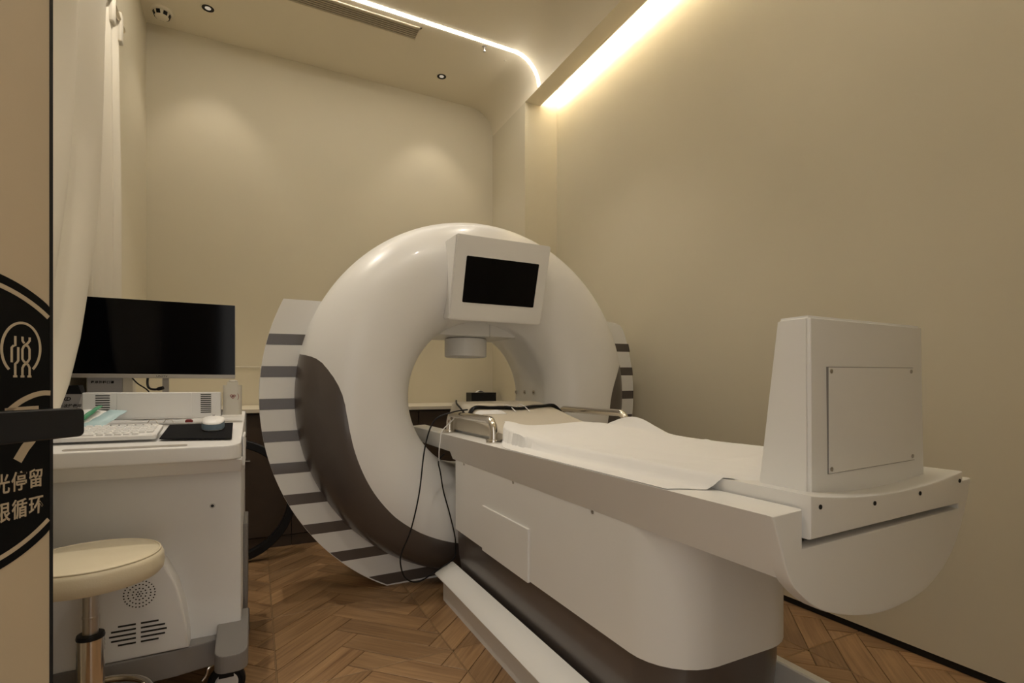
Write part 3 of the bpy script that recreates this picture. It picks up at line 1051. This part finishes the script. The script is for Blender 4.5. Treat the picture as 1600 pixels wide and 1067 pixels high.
# crumpled white cloth by the strap
def rag(u, v):
    x = 0.838 + 0.13 * u; y = 1.985 + 0.05 * v
    e = min(1, 5 * min(u, 1 - u, v, 1 - v))
    return Vector((x, y, pad_z(x, y) + 0.0015 + e * (0.006 + 0.006 * noise.noise(Vector((u * 2.2, v * 1.5, 5.1))))))
mk('cloth', grid_bm(rag, 16, 12, 0.002), 'sheet', None, smooth=60, label='small crumpled white cloth on the head pad beside the strap', cat='cloth')

# paper sheet
def sheet_edge(y):
    """left border of the sheet: swings inwards near the head end"""
    s_ = min(1, max(0, (y - 1.52) / 0.24))
    return 0.7575 + 0.095 * s_ * s_
def smooth01(k):
    k = max(0, min(1, k))
    return 3 * k * k - 2 * k ** 3
def sheet(u, v):
    y00 = 0.80 - 0.075 * smooth01(u * 7)
    y = y00 + v * (1.775 - y00)
    x0 = sheet_edge(y)
    x1 = 1.412
    x = x0 + u * (x1 - x0)
    q = (x - 1.0965) / 0.2565
    side_l = 0.7375 + 0.0035 * min(1, max(0, (x - 0.755) / 0.08))
    top = 0.7485 + 0.019 * min(1, q * q) + 0.002
    if x < 0.875:
        base = side_l + (max(top, 0.768) - side_l) * smooth01((x - 0.812) / 0.03)
        if x > 0.842: base = top + (0.768 - top) * smooth01((0.875 - x) / 0.03)
        base = max(base, side_l)
    elif x > 1.35:
        base = top + (0.748 - top) * smooth01((x - 1.352) / 0.025)
    else:
        base = top
    if PX0 - 0.01 < x < PX1 + 0.01:
        over = pad_z(x, max(y, 1.6)) + 0.009 - base
        if over > 0:
            base += over * smooth01((y - 1.38) / 0.21)
    n = noise.noise(Vector((x * 7, y * 3.0, 1.7))) * 0.5 + noise.noise(Vector((x * 16, y * 6, 9.2))) * 0.25
    w = 0.007 * abs(n) + 0.004 * (0.5 + 0.5 * math.sin(y * 9 + x * 14)) * max(0, v - 0.35)
    tuck = 0.006 * max(0, 1 - v / 0.03) * smooth01(u * 8 - 0.6)
    fold = 0.003 * math.exp(-((y - 1.30 + 0.06 * u) / 0.010) ** 2) + 0.003 * math.exp(-((y - 1.02 + 0.08 * u) / 0.010) ** 2)
    edge = min(1, u * 9, v * 14)
    bump = 0.062 * math.exp(-((x - 1.385) / 0.040) ** 2 - ((y - 1.62) / 0.15) ** 2) + 0.020 * math.exp(-((x - 1.20) / 0.10) ** 2 - ((y - 1.64) / 0.10) ** 2)
    lift = 0.022 * math.exp(-((y - 1.74) / 0.09) ** 2 - ((x - 0.86) / 0.06) ** 2)
    return Vector((x, y, base + 0.0018 + (w + fold) * edge + bump + lift - tuck))
mk('paper_sheet', grid_bm(sheet, 90, 110, 0.0008), 'sheet', None, smooth=60, label='white disposable sheet spread over the patient table', cat='sheet')

# cables hanging at the head end
k1 = catmull([(0.822, 2.075, 0.850), (0.772, 2.125, 0.838), (0.697, 2.15, 0.802), (0.657, 2.16, 0.686), (0.634, 2.17, 0.486), (0.6, 2.18, 0.329), (0.565, 2.19, 0.24), (0.557, 2.19, 0.191), (0.573, 2.19, 0.13),
              (0.611, 2.19, 0.099), (0.656, 2.195, 0.098), (0.71, 2.214, 0.113), (0.745, 2.19, 0.142), (0.792, 2.20, 0.160), (0.817, 2.215, 0.181), (0.814, 2.21, 0.26), (0.789, 2.21, 0.368), (0.759, 2.21, 0.475), (0.744, 2.21, 0.563), (0.735, 2.21, 0.616), (0.765, 2.215, 0.645)], 8)
mk('cable', tube_bm(k1, 0.0032, 8), 'black', None, smooth=60, label='black cable looping from the head pad down to the floor rail cover', cat='cable')
k2 = catmull([(0.850, 2.20, 0.862), (0.80, 2.20, 0.800), (0.748, 2.195, 0.752), (0.735, 2.185, 0.705), (0.728, 2.18, 0.663), (0.731, 2.19, 0.619)], 8)
mk('cable', tube_bm(k2, 0.0024, 8), 'sheet', None, smooth=60, label='thin white cable hanging over the table edge behind the grab handle', cat='cable')

# floor rail covers on both sides of the pedestal
def rail(x_in, sgn, lab):
    # x_in: inner top edge, sgn: direction outwards
    c = [(0, 0.0), (0, 0.148), (-0.004, 0.152), (-0.03, 0.147), (-0.06, 0.134), (-0.082, 0.119), (-0.089, 0.111), (-0.0885, 0.107), (-0.062, 0.102), (-0.062, 0.0)]
    body = [(x_in + (-q[0]) * sgn, q[1]) for q in c]
    r = thing('floor_rail_cover', (x_in + 0.045 * sgn, 1.3, 0), lab, 'rail cover', 'white rail covers beside the pedestal')
    lid = [(x_in + (-q[0]) * sgn, q[1]) for q in c[1:8]] + [(x_in + 0.0 * sgn, 0.138)]
    b = [(x_in + 0.001 * sgn, 0.0), (x_in + 0.001 * sgn, 0.145), (x_in + 0.0615 * sgn, 0.118), (x_in + 0.0615 * sgn, 0.0)]
    mk('rail_body', prism_bm(b, 'y', 0.55, 2.178), 'satin', r, smooth=30)
    mk('rail_lid', prism_bm(lid, 'y', 0.55, 2.212), 'satin', r, smooth=40)
    return r
rl = rail(0.808, -1, 'long white rail cover on the floor along the left side of the pedestal')
screw((0.762, 1.42, 0.1365), 'x', 0.002, rl, mat='dark')
rail(1.357, 1, 'long white rail cover on the floor between the pedestal and the right wall')

# ------------------------------------------------------------------ cart with monitor
CL, CR = -0.60, -0.04
cart = thing('equipment_cart', (-0.32, 2.0, 0), 'white wheeled equipment cart with keyboard deck in front of the curtain', 'cart')
mk('cabinet_body', box_bm(CL, CR, 1.76, 2.38, 0.206, 0.705, 0.006, 2), 'cartwhite', cart, smooth=30)
mk('under_deck', prism_bm([(1.672, 0.742), (1.700, 0.702), (2.39, 0.702), (2.39, 0.742)], 'x', CL - 0.002, CR + 0.004, 0.003, 1), 'cartwhite', cart, smooth=30)
DS = 0.1575
def deck_z(y):
    return 0.784 + DS * (y - 1.65)
t = prism_bm(rrect(CL - 0.002, CR + 0.002, 1.65, 2.40, (0.005, 0.005, 0.045, 0.045), 6), 'z', 0.742, 0.80, 0.006, 2, bevel_end=None)
for v in t.verts:
    if v.co.z > 0.77:
        d = v.co.z - 0.80
        v.co.z = min(deck_z(v.co.y), 0.849) + d
deck = mk('deck', t, 'cartwhite', cart, smooth=35)
slope = Matrix.Rotation(math.atan(DS), 4, 'X')
def on_deck(x, y, dz=0.0):
    return Matrix.Translation((x, y, deck_z(y) + dz)) @ slope
t = prism_bm(rrect(-0.135, 0.135, -0.009, 0.009, 0.008), 'z', -0.002, 0.0012)
mk('pen_groove', transform(t, on_deck(-0.305, 1.672)), 'silver', cart)
spk = mk('speaker_panel', box_bm(-0.491, -0.110, 2.05, 2.10, 0.842, 0.931, 0.004, 2), 'cartwhite', cart, smooth=30)
mk('panel_inset', box_bm(-0.402, -0.196, 2.0485, 2.06, 0.848, 0.929, 0.0008, 1), 'cartwhite', spk)
for (x0, x1, n, zt, zb) in ((-0.457, -0.420, 8, 0.921, 0.868), (-0.170, -0.139, 10, 0.923, 0.862)):
    for k in range(n):
        z = zt + (zb - zt) * k / (n - 1)
        mk('vent_slot', box_bm(x0, x1, 2.0492, 2.052, z - 0.0016, z + 0.0016), 'dark', spk)
# bulging front cover
cv = [(-0.597, 0.207), (-0.170, 0.212), (-0.172, 0.26), (-0.182, 0.33), (-0.200, 0.40), (-0.228, 0.462), (-0.262, 0.498), (-0.31, 0.515), (-0.40, 0.522), (-0.52, 0.522), (-0.597, 0.518)]
cover = mk('front_cover', prism_bm(cv, 'y', 1.702, 1.765, 0.008, 2, bevel_end='a'), 'cartwhite', cart, smooth=40)
t = bmesh.new()
for rr, n in ((0.0, 1), (0.0068, 6), (0.0155, 12), (0.0258, 20), (0.0352, 28)):
    for k in range(n):
        a = 2 * math.pi * k / n
        lathe_bm([(0, -0.0004), (0.0019, -0.0004), (0.0019, 0.001)], (-0.284 + rr * math.cos(a), 1.7018, 0.385 + rr * math.sin(a)), 'y', 8, bm=t)
mk('speaker_grille', t, 'dark', cover, label='round pattern of small speaker holes', kind='stuff')
for k in range(5):
    z = 0.305 - k * 0.0125
    q = (k - 2) / 2.6
    w = 0.0645 * math.sqrt(max(0.05, 1 - q * q * 0.85))
    mk('vent_slot', box_bm(-0.286 - w, -0.292, 1.7012, 1.704, z - 0.0023, z + 0.0023), 'dark', cover)
    mk('vent_slot', box_bm(-0.281, -0.286 + w, 1.7012, 1.704, z - 0.0023, z + 0.0023), 'dark', cover)
lk = mk('lock', lathe_bm([(0.0045, -0.003), (0.0075, -0.003), (0.008, 0.002), (0.0045, 0.002)], (-0.116, 1.76, 0.596), 'y', 20, closed=True), 'steel', cart, smooth=30)
mk('keyhole', lathe_bm([(0, -0.0012), (0.0045, -0.0012), (0.0045, 0.002)], (-0.116, 1.76, 0.596), 'y', 14), 'dark', lk)
mk('side_flap', box_bm(CR + 0.003, CR + 0.010, 1.74, 1.90, 0.712, 0.802, 0.003, 2), 'cartwhite', cart, smooth=30)
mk('side_rail', box_bm(CR, CR + 0.014, 2.02, 2.22, 0.17, 0.47, 0.003, 2), 'cartgray', cart, smooth=30)
mk('base', prism_bm([(CL, 1.74), (-0.5, 1.71), (-0.36, 1.695), (-0.2, 1.705), (-0.1, 1.73), (CR, 1.76), (CR, 2.40), (CL, 2.40)], 'z', 0.135, 0.211, 0.006, 2), 'cartgray', cart, smooth=30)
for side in (0, 1):
    x0 = -0.103 if side == 0 else CL - 0.012
    x1 = x0 + 0.083
    t = prism_bm(rrect(x0, x1, 1.598, 1.83, (0.004, 0.004, 0.03, 0.03), 5), 'z', 0.165, 0.215, 0.005, 2)
    for v in t.verts:
        if v.co.z > 0.19:
            v.co.z += 0.035 * min(1, max(0, (v.co.y - 1.60) / 0.16))
    mk('foot', t, 'cartgray', cart, smooth=35)
def caster(x, y):
    zc = 0.0525
    c = mk('caster', lathe_bm([(0, -0.012), (0.036, -0.012), (0.044, -0.014), (0.051, -0.010), (0.0525, 0.0), (0.051, 0.010), (0.044, 0.014), (0.036, 0.012), (0, 0.012)], (x, y, zc), 'y', 32), 'black', cart, smooth=30)
    mk('hub', lathe_bm([(0, -0.0165), (0.027, -0.0165), (0.032, -0.012), (0.032, 0.012), (0.027, 0.0165), (0, 0.0165)], (x, y, zc), 'y', 28), 'cartwhite', c, smooth=30)
    b = box_bm(x - 0.02, x + 0.02, y - 0.021, y - 0.018, zc + 0.02, 0.137, 0.001, 1)
    box_bm(x - 0.02, x + 0.02, y + 0.018, y + 0.021, zc + 0.02, 0.137, 0.001, 1, bm=b)
    box_bm(x - 0.02, x + 0.02, y - 0.021, y + 0.021, 0.118, 0.137, bm=b)
    mk('fork', b, 'black', c)
    mk('brake_lever', tube_bm(catmull([(x - 0.02, y - 0.01, 0.118), (x - 0.045, y - 0.02, 0.115), (x - 0.052, y - 0.022, 0.095), (x - 0.062, y - 0.024, 0.082)], 5), 0.004, 8), 'chrome', c, smooth=40)
caster(-0.080, 1.785); caster(-0.55, 1.785); caster(-0.085, 2.33); caster(-0.55, 2.33)

# monitor
mon = thing('monitor', (-0.32, 2.25, 0.85), 'wide black desktop monitor with silver lower bezel on the cart', 'monitor')
mx0, mx1, mz0, mz1 = -0.572, -0.072, 0.981, 1.264
mk('back_shell', box_bm(mx0, mx1, 2.252, 2.282, mz0, mz1, 0.003, 2), 'silver', mon, smooth=30)
mk('screen', box_bm(mx0 + 0.001, mx1 - 0.001, 2.2495, 2.254, mz0 + 0.014, mz1 - 0.001), 'screen', mon, label='black glass screen')
bz = mk('lower_bezel', box_bm(mx0, mx1, 2.248, 2.256, mz0, mz0 + 0.0145, 0.001, 1), 'silver', mon)
text_on_front('lettering', 'UNITV', 0.0105, -0.325, 2.2478, mz0 + 0.0035, 'black', bz, extrude=0.0002, space=1.15)
mk('stand_neck', box_bm(-0.310, -0.290, 2.272, 2.284, 0.86, 1.10), 'silver', mon)
mk('stand_foot', box_bm(-0.39, -0.21, 2.19, 2.36, 0.8495, 0.860, 0.003, 2), 'silver', mon)
mc = mk('monitor_cable', tube_bm(catmull([(-0.350, 2.262, 1.0), (-0.352, 2.25, 0.965), (-0.345, 2.24, 0.945), (-0.325, 2.23, 0.940), (-0.300, 2.22, 0.946)], 6), [0.004] * 20 + [0.0065] * 5, 8), 'black', None, smooth=50,
   label='thick black monitor cable with plug hanging below the screen', cat='cable')
mk('monitor_cable', tube_bm(catmull([(-0.405, 2.262, 0.99), (-0.38, 2.24, 0.962), (-0.345, 2.22, 0.935), (-0.33, 2.2, 0.90), (-0.33, 2.2, 0.852)], 6), 0.0025, 8), 'black', None, smooth=50,
   label='thin black cable slanting down behind the speaker panel', cat='cable')

# keyboard
kb = thing('keyboard', (-0.405, 1.815, deck_z(1.815)), 'white compact keyboard on the cart deck', 'keyboard')
t = prism_bm(rrect(-0.156, 0.156, -0.066, 0.066, 0.006), 'z', 0.001, 0.014, 0.002, 1)
mk('keyboard_body', transform(t, on_deck(-0.409, 1.815)), 'cartwhite', kb, smooth=30)
def key_mesh(w):
    t = prism_bm(rrect(-w / 2, w / 2, -0.0083, 0.0083, 0.002, 2), 'z', 0.0, 0.0045)
    for v in t.verts:
        if v.co.z > 0.002:
            v.co.x *= 1 - 0.0016 / (w / 2); v.co.y *= 0.86
    bmesh.ops.transform(t, matrix=slope, verts=t.verts[:])
    bmesh.ops.recalc_face_normals(t, faces=t.faces[:])
    me = bpy.data.meshes.new('key')
    t.to_mesh(me); t.free()
    me.materials.append(M['cartwhite'])
    return me
KM = {w: key_mesh(w) for w in (0.0172, 0.026, 0.096)}
pitch = 0.0198
for row in range(6):
    yy = 0.052 - row * 0.0208
    x = -0.149
    cols = []
    if row < 5:
        cols = [0.0172] * 15
    else:
        cols = [0.0172, 0.0172, 0.026, 0.096, 0.0172, 0.0172, 0.0172, 0.0172, 0.0172]
    for w in cols:
        p = on_deck(-0.409, 1.815, 0.0142) @ Vector((x + w / 2, yy, 0))
        place('key', KM[w], p, kb)
        x += w + pitch - 0.0172
# mouse pad and mouse
mp = bmesh.new()
P4 = [(-0.246, 1.752), (-0.064, 1.722), (-0.068, 1.928), (-0.243, 1.926)]
A = [mp.verts.new((x, y, deck_z(y) + 0.0003)) for x, y in P4]; B = [mp.verts.new((x, y, deck_z(y) + 0.003)) for x, y in P4]
mp.faces.new(A[::-1]); mp.faces.new(B)
for i in range(4):
    mp.faces.new((A[i], A[(i + 1) % 4], B[(i + 1) % 4], B[i]))
mk('mouse_pad', mp, 'matblack', None, label='black cloth mouse pad on the cart deck', cat='mouse pad')
mo = thing('computer_mouse', (-0.120, 1.862, deck_z(1.862) + 0.003), 'blue-grey computer mouse with a white top on the black pad', 'mouse')
def mouse_bm(z0, z1, s0, s1, top):
    t = bmesh.new()
    rows = []
    n = 28
    lev = 7
    for j in range(lev + 1):
        q = j / lev
        if top:
            sc = s0 * math.cos(q * math.pi / 2 * 0.98)
            z = z0 + (z1 - z0) * math.sin(q * math.pi / 2)
        else:
            sc = s0 + (s1 - s0) * math.sin(q * math.pi / 2)
            z = z0 + (z1 - z0) * q
        ring = []
        for k in range(n):
            a = 2 * math.pi * k / n
            ex = 2.6
            cx = math.copysign(abs(math.cos(a)) ** (2 / ex), math.cos(a)) * 0.032 * sc
            cy = math.copysign(abs(math.sin(a)) ** (2 / ex), math.sin(a)) * 0.052 * sc
            ring.append(t.verts.new((cx, cy, z + (0.004 * (1 - (cy / 0.052) ** 2) if top else 0))))
        rows.append(ring)
    for A, B in zip(rows[:-1], rows[1:]):
        for k in range(n):
            t.faces.new((A[k], A[(k + 1) % n], B[(k + 1) % n], B[k]))
    t.faces.new(rows[0][::-1]); t.faces.new(rows[-1])
    return t
mk('mouse_base', transform(mouse_bm(0.0, 0.004, 0.90, 0.98, False), on_deck(-0.120, 1.862, 0.0032)), 'cartwhite', mo, smooth=40)
mk('mouse_side', transform(mouse_bm(0.004, 0.021, 0.99, 0.97, False), on_deck(-0.120, 1.862, 0.0032)), 'blue', mo, smooth=40)
mk('mouse_top', transform(mouse_bm(0.0205, 0.032, 0.97, 0.5, True), on_deck(-0.120, 1.862, 0.0032)), 'cartwhite', mo, smooth=40)
mk('scroll_wheel', transform(lathe_bm([(0, -0.003), (0.007, -0.003), (0.007, 0.003), (0, 0.003)], (0, 0.02, 0.031), 'x', 16), on_deck(-0.120, 1.862, 0.0032)), 'cartgray', mo, smooth=40)
for x, lab in ((-0.294, 'small grey wire pull on the deck, nearer the keyboard'), (-0.251, 'small grey wire pull on the deck, nearer the mouse pad')):
    t = tube_bm([(x - 0.013, 1.962, deck_z(1.962) + 0.001), (x - 0.008, 1.966, deck_z(1.962) + 0.010), (x + 0.008, 1.966, deck_z(1.962) + 0.010), (x + 0.013, 1.962, deck_z(1.962) + 0.001)], 0.0016, 8)
    mk('wire_pull', t, 'steel', None, smooth=40, label=lab, cat='pull')
for x, lab in ((-0.195, 'small red plug on the deck in front of the speaker panel'), (-0.142, 'small red plug on the deck half hidden behind the mouse')):
    t = prism_bm([(-0.010, 0.0), (0.010, 0.0), (0.011, 0.006), (0.006, 0.010), (-0.007, 0.010), (-0.011, 0.005)], 'y', -0.006, 0.006, 0.001, 1)
    mk('plug', transform(t, Matrix.Translation((x, 1.962, deck_z(1.962) + 0.0006))), 'red', None, smooth=30, label=lab, cat='plug')

# bottle at the right end of the speaker panel
bo = thing('bottle', (-0.076, 2.105, 0.849), 'milky plastic bottle with a red printed mark at the right end of the cart', 'bottle')
t = prism_bm(rrect(-0.106, -0.046, 2.085, 2.125, 0.014, 5), 'z', 0.8492, 0.967)
bmesh.ops.bevel(t, geom=[e for e in t.edges if abs(e.verts[0].co.z - 0.967) < 1e-5 and abs(e.verts[1].co.z - 0.967) < 1e-5], offset=0.012, segments=4, affect='EDGES')
bt = mk('bottle_body', t, 'frosted', bo, smooth=40)
mk('cap', lathe_bm([(0, 0), (0.014, 0), (0.014, 0.005), (0.012, 0.007), (0, 0.007)], (-0.074, 2.108, 0.9665), 'z', 20), 'frosted', bo, smooth=30)
t = bmesh.new()
for (x, z, r) in ((-0.078, 0.917, 0.005), (-0.070, 0.917, 0.0045), (-0.074, 0.911, 0.004)):
    lathe_bm([(r * 0.55, -0.0006), (r, -0.0006), (r, 0.0004), (r * 0.55, 0.0004)], (x, 2.0848, z), 'y', 14, closed=True, bm=t)
mk('printed_mark', t, 'redink', bt)
t = tube_bm([(-0.062 + 0.006 * math.cos(a), 2.0847, 0.914 + 0.012 * math.sin(a)) for a in [math.radians(-70 + 14 * k) for k in range(11)]], 0.0008, 6)
mk('printed_mark', t, 'redink', bt)
mk('dark_plug', box_bm(-0.108, -0.1055, 2.060, 2.066, 0.850, 0.870), 'black', spk)

# carton leaning at the left end
ca = thing('carton', (-0.545, 2.13, 0.85), 'grey carton with black top and printed lettering left of the speaker panel', 'carton')
t = prism_bm([(-0.600, 0.8495), (-0.525, 0.8495), (-0.505, 0.926), (-0.578, 0.926)], 'y', 2.11, 2.16)
cb = mk('carton_body', t, 'graybox', ca)
t = prism_bm([(-0.578, 0.926), (-0.505, 0.926), (-0.515, 0.955), (-0.566, 0.952)], 'y', 2.1095, 2.16)
mk('carton_top', t, 'black', ca)
text_on_front('lettering', 'XD', 0.016, -0.557, 2.1094, 0.905, 'ink', cb, extrude=0.0002, bold=0.0005, shear=0.2)
text_on_front('lettering', '一次性使用', 0.0112, -0.563, 2.1094, 0.884, 'ink', cb, extrude=0.0002, bold=0.0003, shear=0.2)
text_on_front('lettering', '医用口罩', 0.0095, -0.560, 2.1094, 0.866, 'ink', cb, extrude=0.0002, bold=0.0003, shear=0.2)
gb = thing('gray_box', (-0.46, 2.33, 0.85), 'grey printed box standing behind the speaker panel under the monitor', 'box')
g1 = mk('box_body', box_bm(-0.537, -0.436, 2.30, 2.37, 0.8495, 1.01, 0.001, 1), 'graybox', gb)
mk('side_label', box_bm(-0.4355, -0.405, 2.305, 2.37, 0.8495, 1.008, 0.001, 1), 'counter', gb)
text_on_front('lettering', '医用外科口罩', 0.0105, -0.526, 2.2996, 0.962, 'ink', g1, extrude=0.0002, bold=0.0003, space=1.15)
text_on_front('lettering', '灭菌型', 0.011, -0.50, 2.2996, 0.984, 'ink', g1, extrude=0.0002, bold=0.0003)

# mask packets
pk = thing('mask_packet', (-0.44, 1.95, deck_z(1.95)), 'pale blue packet of masks lying on the deck against the speaker panel', 'packet')
def packet(x0, y0, x1, y1, w, h, base=0.0):
    d = Vector((x1 - x0, y1 - y0)); L = d.length; d.normalize(); nn = Vector((-d.y, d.x))
    def f(u, v):
        p = Vector((x0, y0)) + d * (u * L) + nn * ((v - 0.5) * w)
        z = deck_z(p.y) + base + 0.001 + h * (4 * u * (1 - u)) ** 0.6 * (4 * v * (1 - v)) ** 0.7 + 0.05 * max(0, u - 0.45)
        return Vector((p.x, p.y, z + 0.001 * math.sin(u * 25 + v * 7)))
    return grid_bm(f, 18, 8, 0.0015)
mk('film', packet(-0.47, 1.875, -0.395, 2.035, 0.055, 0.012), 'paleblue', pk, smooth=60)
mk('hole', lathe_bm([(0, 0), (0.002, 0), (0.002, 0.001), (0, 0.001)], (-0.4, 2.03, deck_z(2.03) + 0.032), 'z', 10), 'dark', pk)
pk2 = thing('wipes_packet', (-0.48, 1.98, deck_z(1.98)), 'white packet with a green band lying behind the pale blue packet', 'packet')
mk('film', packet(-0.515, 1.91, -0.455, 2.04, 0.07, 0.018), 'sheet', pk2, smooth=60)
t = packet(-0.490, 1.90, -0.437, 2.02, 0.012, 0.008, 0.018)
mk('green_band', t, 'green', pk2, smooth=60)

# ------------------------------------------------------------------ stool
SX, SY = -0.2289 * 1.54, 1.54
st = thing('round_stool', (SX, SY, 0), 'round cream vinyl stool with chrome gas-lift pole in front of the cart', 'stool')
zt = 0.553
R0 = 0.1455
seat = mk('seat', lathe_bm([(0, 0.0), (0.06, -0.0005), (0.11, -0.002), (R0 - 0.012, -0.006), (R0 - 0.004, -0.011), (R0, -0.02), (R0 + 0.001, -0.038), (R0 - 0.001, -0.052), (R0 - 0.008, -0.060), (R0 - 0.03, -0.063), (0, -0.063)], (SX, SY, zt), 'z', 72), 'cream', st, smooth=40)
mk('piping', lathe_bm([(R0 - 0.0085 + 0.0028 * math.cos(a), -0.0072 + 0.0028 * math.sin(a)) for a in [2 * math.pi * k / 8 for k in range(8)]], (SX, SY, zt), 'z', 72, closed=True), 'cream', seat, smooth=60)
mk('seat_plate', box_bm(SX - 0.075, SX + 0.075, SY - 0.06, SY + 0.06, zt - 0.070, zt - 0.0625, 0.002, 1), 'black', st)
mk('gas_lift', lathe_bm([(0.0, 0.0), (0.0155, 0.0), (0.0155, 0.072), (0.0165, 0.074), (0.0165, 0.078), (0.0155, 0.080), (0.0155, 0.16), (0, 0.16)], (SX, SY, 0.327), 'z', 24), 'steel', st, smooth=30)
mk('collar', lathe_bm([(0, 0), (0.0275, 0), (0.0280, 0.004), (0.0265, 0.010), (0.018, 0.011), (0, 0.011)], (SX, SY, 0.352), 'z', 28), 'black', st, smooth=30)
mk('column', lathe_bm([(0, 0), (0.027, 0), (0.027, 0.252), (0, 0.252)], (SX, SY, 0.10), 'z', 28), 'chrome', st, smooth=30)
fr_pts = [(SX + 0.118 * math.cos(2 * math.pi * k / 48), SY + 0.118 * math.sin(2 * math.pi * k / 48)) for k in range(48)]
mk('foot_ring', lathe_bm([(0.118 + 0.009 * math.cos(a), 0.009 * math.sin(a)) for a in [2 * math.pi * k / 10 for k in range(10)]], (SX, SY, 0.190), 'z', 56, closed=True), 'chrome', st, smooth=60)
for k in range(3):
    a = 2 * math.pi * k / 3 + 0.5
    mk('ring_spoke', tube_bm([(SX + 0.02 * math.cos(a), SY + 0.02 * math.sin(a), 0.183), (SX + 0.118 * math.cos(a), SY + 0.118 * math.sin(a), 0.190)], 0.006, 8), 'chrome', st, smooth=60)
for k in range(5):
    a = 2 * math.pi * k / 5 + 0.2
    leg = mk('leg', tube_bm([(SX + 0.015 * math.cos(a), SY + 0.015 * math.sin(a), 0.105), (SX + 0.15 * math.cos(a), SY + 0.15 * math.sin(a), 0.070)], [0.018, 0.012], 10), 'chrome', st, smooth=60)
    mk('wheel', lathe_bm([(0, -0.012), (0.022, -0.012), (0.026, -0.008), (0.026, 0.008), (0.022, 0.012), (0, 0.012)], (SX + 0.148 * math.cos(a), SY + 0.148 * math.sin(a), 0.0265), 'x', 20), 'black', leg, smooth=30)
    mk('wheel_stem', lathe_bm([(0, 0), (0.006, 0), (0.006, 0.05), (0, 0.05)], (SX + 0.148 * math.cos(a), SY + 0.148 * math.sin(a), 0.030), 'z', 10), 'black', leg, smooth=30)

# ------------------------------------------------------------------ black hoop behind the cart
hc, hr = (-0.135, 3.12, 0.336), 0.335
mk('hoop', lathe_bm([(hr, -0.022), (hr + 0.0, 0.022), (hr - 0.004, 0.026), (hr - 0.038, 0.026), (hr - 0.042, 0.022), (hr - 0.042, -0.022), (hr - 0.038, -0.026), (hr - 0.004, -0.026)], (hc[0], hc[1], hc[2]), 'y', 96, closed=True), 'black', None, smooth=35,
   label='black round hoop standing on the floor behind the cart', cat='hoop')

# ------------------------------------------------------------------ curtain on a rod along the left wall
rod = thing('curtain_rod', (-0.555, 2.0, 2.60), 'metal curtain rod along the left wall near the ceiling', 'curtain rod')
mk('rod', tube_bm([(-0.555, 0.5, 2.60), (-0.555, 2.93, 2.60)], 0.0135, 14), 'chrome', rod, smooth=50)
mk('bracket', lathe_bm([(0, 0), (0.03, 0), (0.03, 0.008), (0.012, 0.012), (0.012, 0.075), (0, 0.075)], (XL, 2.90, 2.60), 'x', 24), 'satin', rod, smooth=30)
mk('bracket', lathe_bm([(0, 0), (0.03, 0), (0.03, 0.008), (0.012, 0.012), (0.012, 0.075), (0, 0.075)], (XL, 0.6, 2.60), 'x', 24), 'satin', rod, smooth=30)
curt = thing('curtain', (-0.54, 2.0, 0.05), 'off-white fabric curtain hanging from the rod along the left wall', 'curtain')
def far_panel(u, v):
    z = 2.60 - v * 2.50
    ya = 2.36 + 0.055 * min(1, max(0, (v - 0.5) / 0.12))
    y = ya + (2.92 - ya) * u
    amp = 0.017 * (0.35 + 0.65 * min(1, v * 3))
    x = -0.565 + amp * math.sin(u * math.pi * 7.2 + 0.6 * v) + 0.006 * math.sin(u * 31)
    return Vector((x, y, z))
mk('curtain_panel', grid_bm(far_panel, 110, 40, 0.0015), 'curtain', curt, smooth=80)
def edge_y(z):
    T_ = [(0.10, 1.46), (0.60, 1.58), (0.76, 1.64), (0.861, 1.80), (0.885, 1.852), (0.948, 1.93), (1.016, 1.985), (1.099, 2.049), (1.241, 2.123), (1.346, 2.173), (1.518, 2.25), (1.768, 2.316), (2.016, 2.351), (2.387, 2.38), (2.62, 2.40)]
    for (a, p), (b, q) in zip(T_[:-1], T_[1:]):
        if a <= z <= b:
            return p + (q - p) * (z - a) / (b - a)
    return T_[0][1] if z < 0.1 else T_[-1][1]
def near_panel(u, v):
    z = 2.60 - v * 2.50
    y1 = edge_y(z)
    y0 = 1.02 - 0.12 * v
    y = y0 + (y1 - y0) * u
    amp = 0.024
    x = -0.512 + amp * math.sin((1 - u) * math.pi * 8.2) * (1 - 0.25 * math.sin(v * 2.2)) + 0.006 * math.sin(u * 37 + v * 3) - 0.06 * min(1, max(0, (v - 0.62) / 0.15)) * max(0.0, min(1.0, (1.75 - y) / 0.12))
    x += 0.012 * u
    return Vector((x, y, z))
mk('curtain_panel', grid_bm(near_panel, 130, 70, 0.0015), 'curtain', curt, smooth=80)
for k in range(3):
    y = 2.52 + 0.13 * k if k else 2.50
    b = box_bm(-0.590, -0.540, 2.84 - k * 0.14, 2.885 - k * 0.14, 2.50, 2.635, 0.008, 2)
    mk('tab', b, 'curtain', curt, smooth=50)
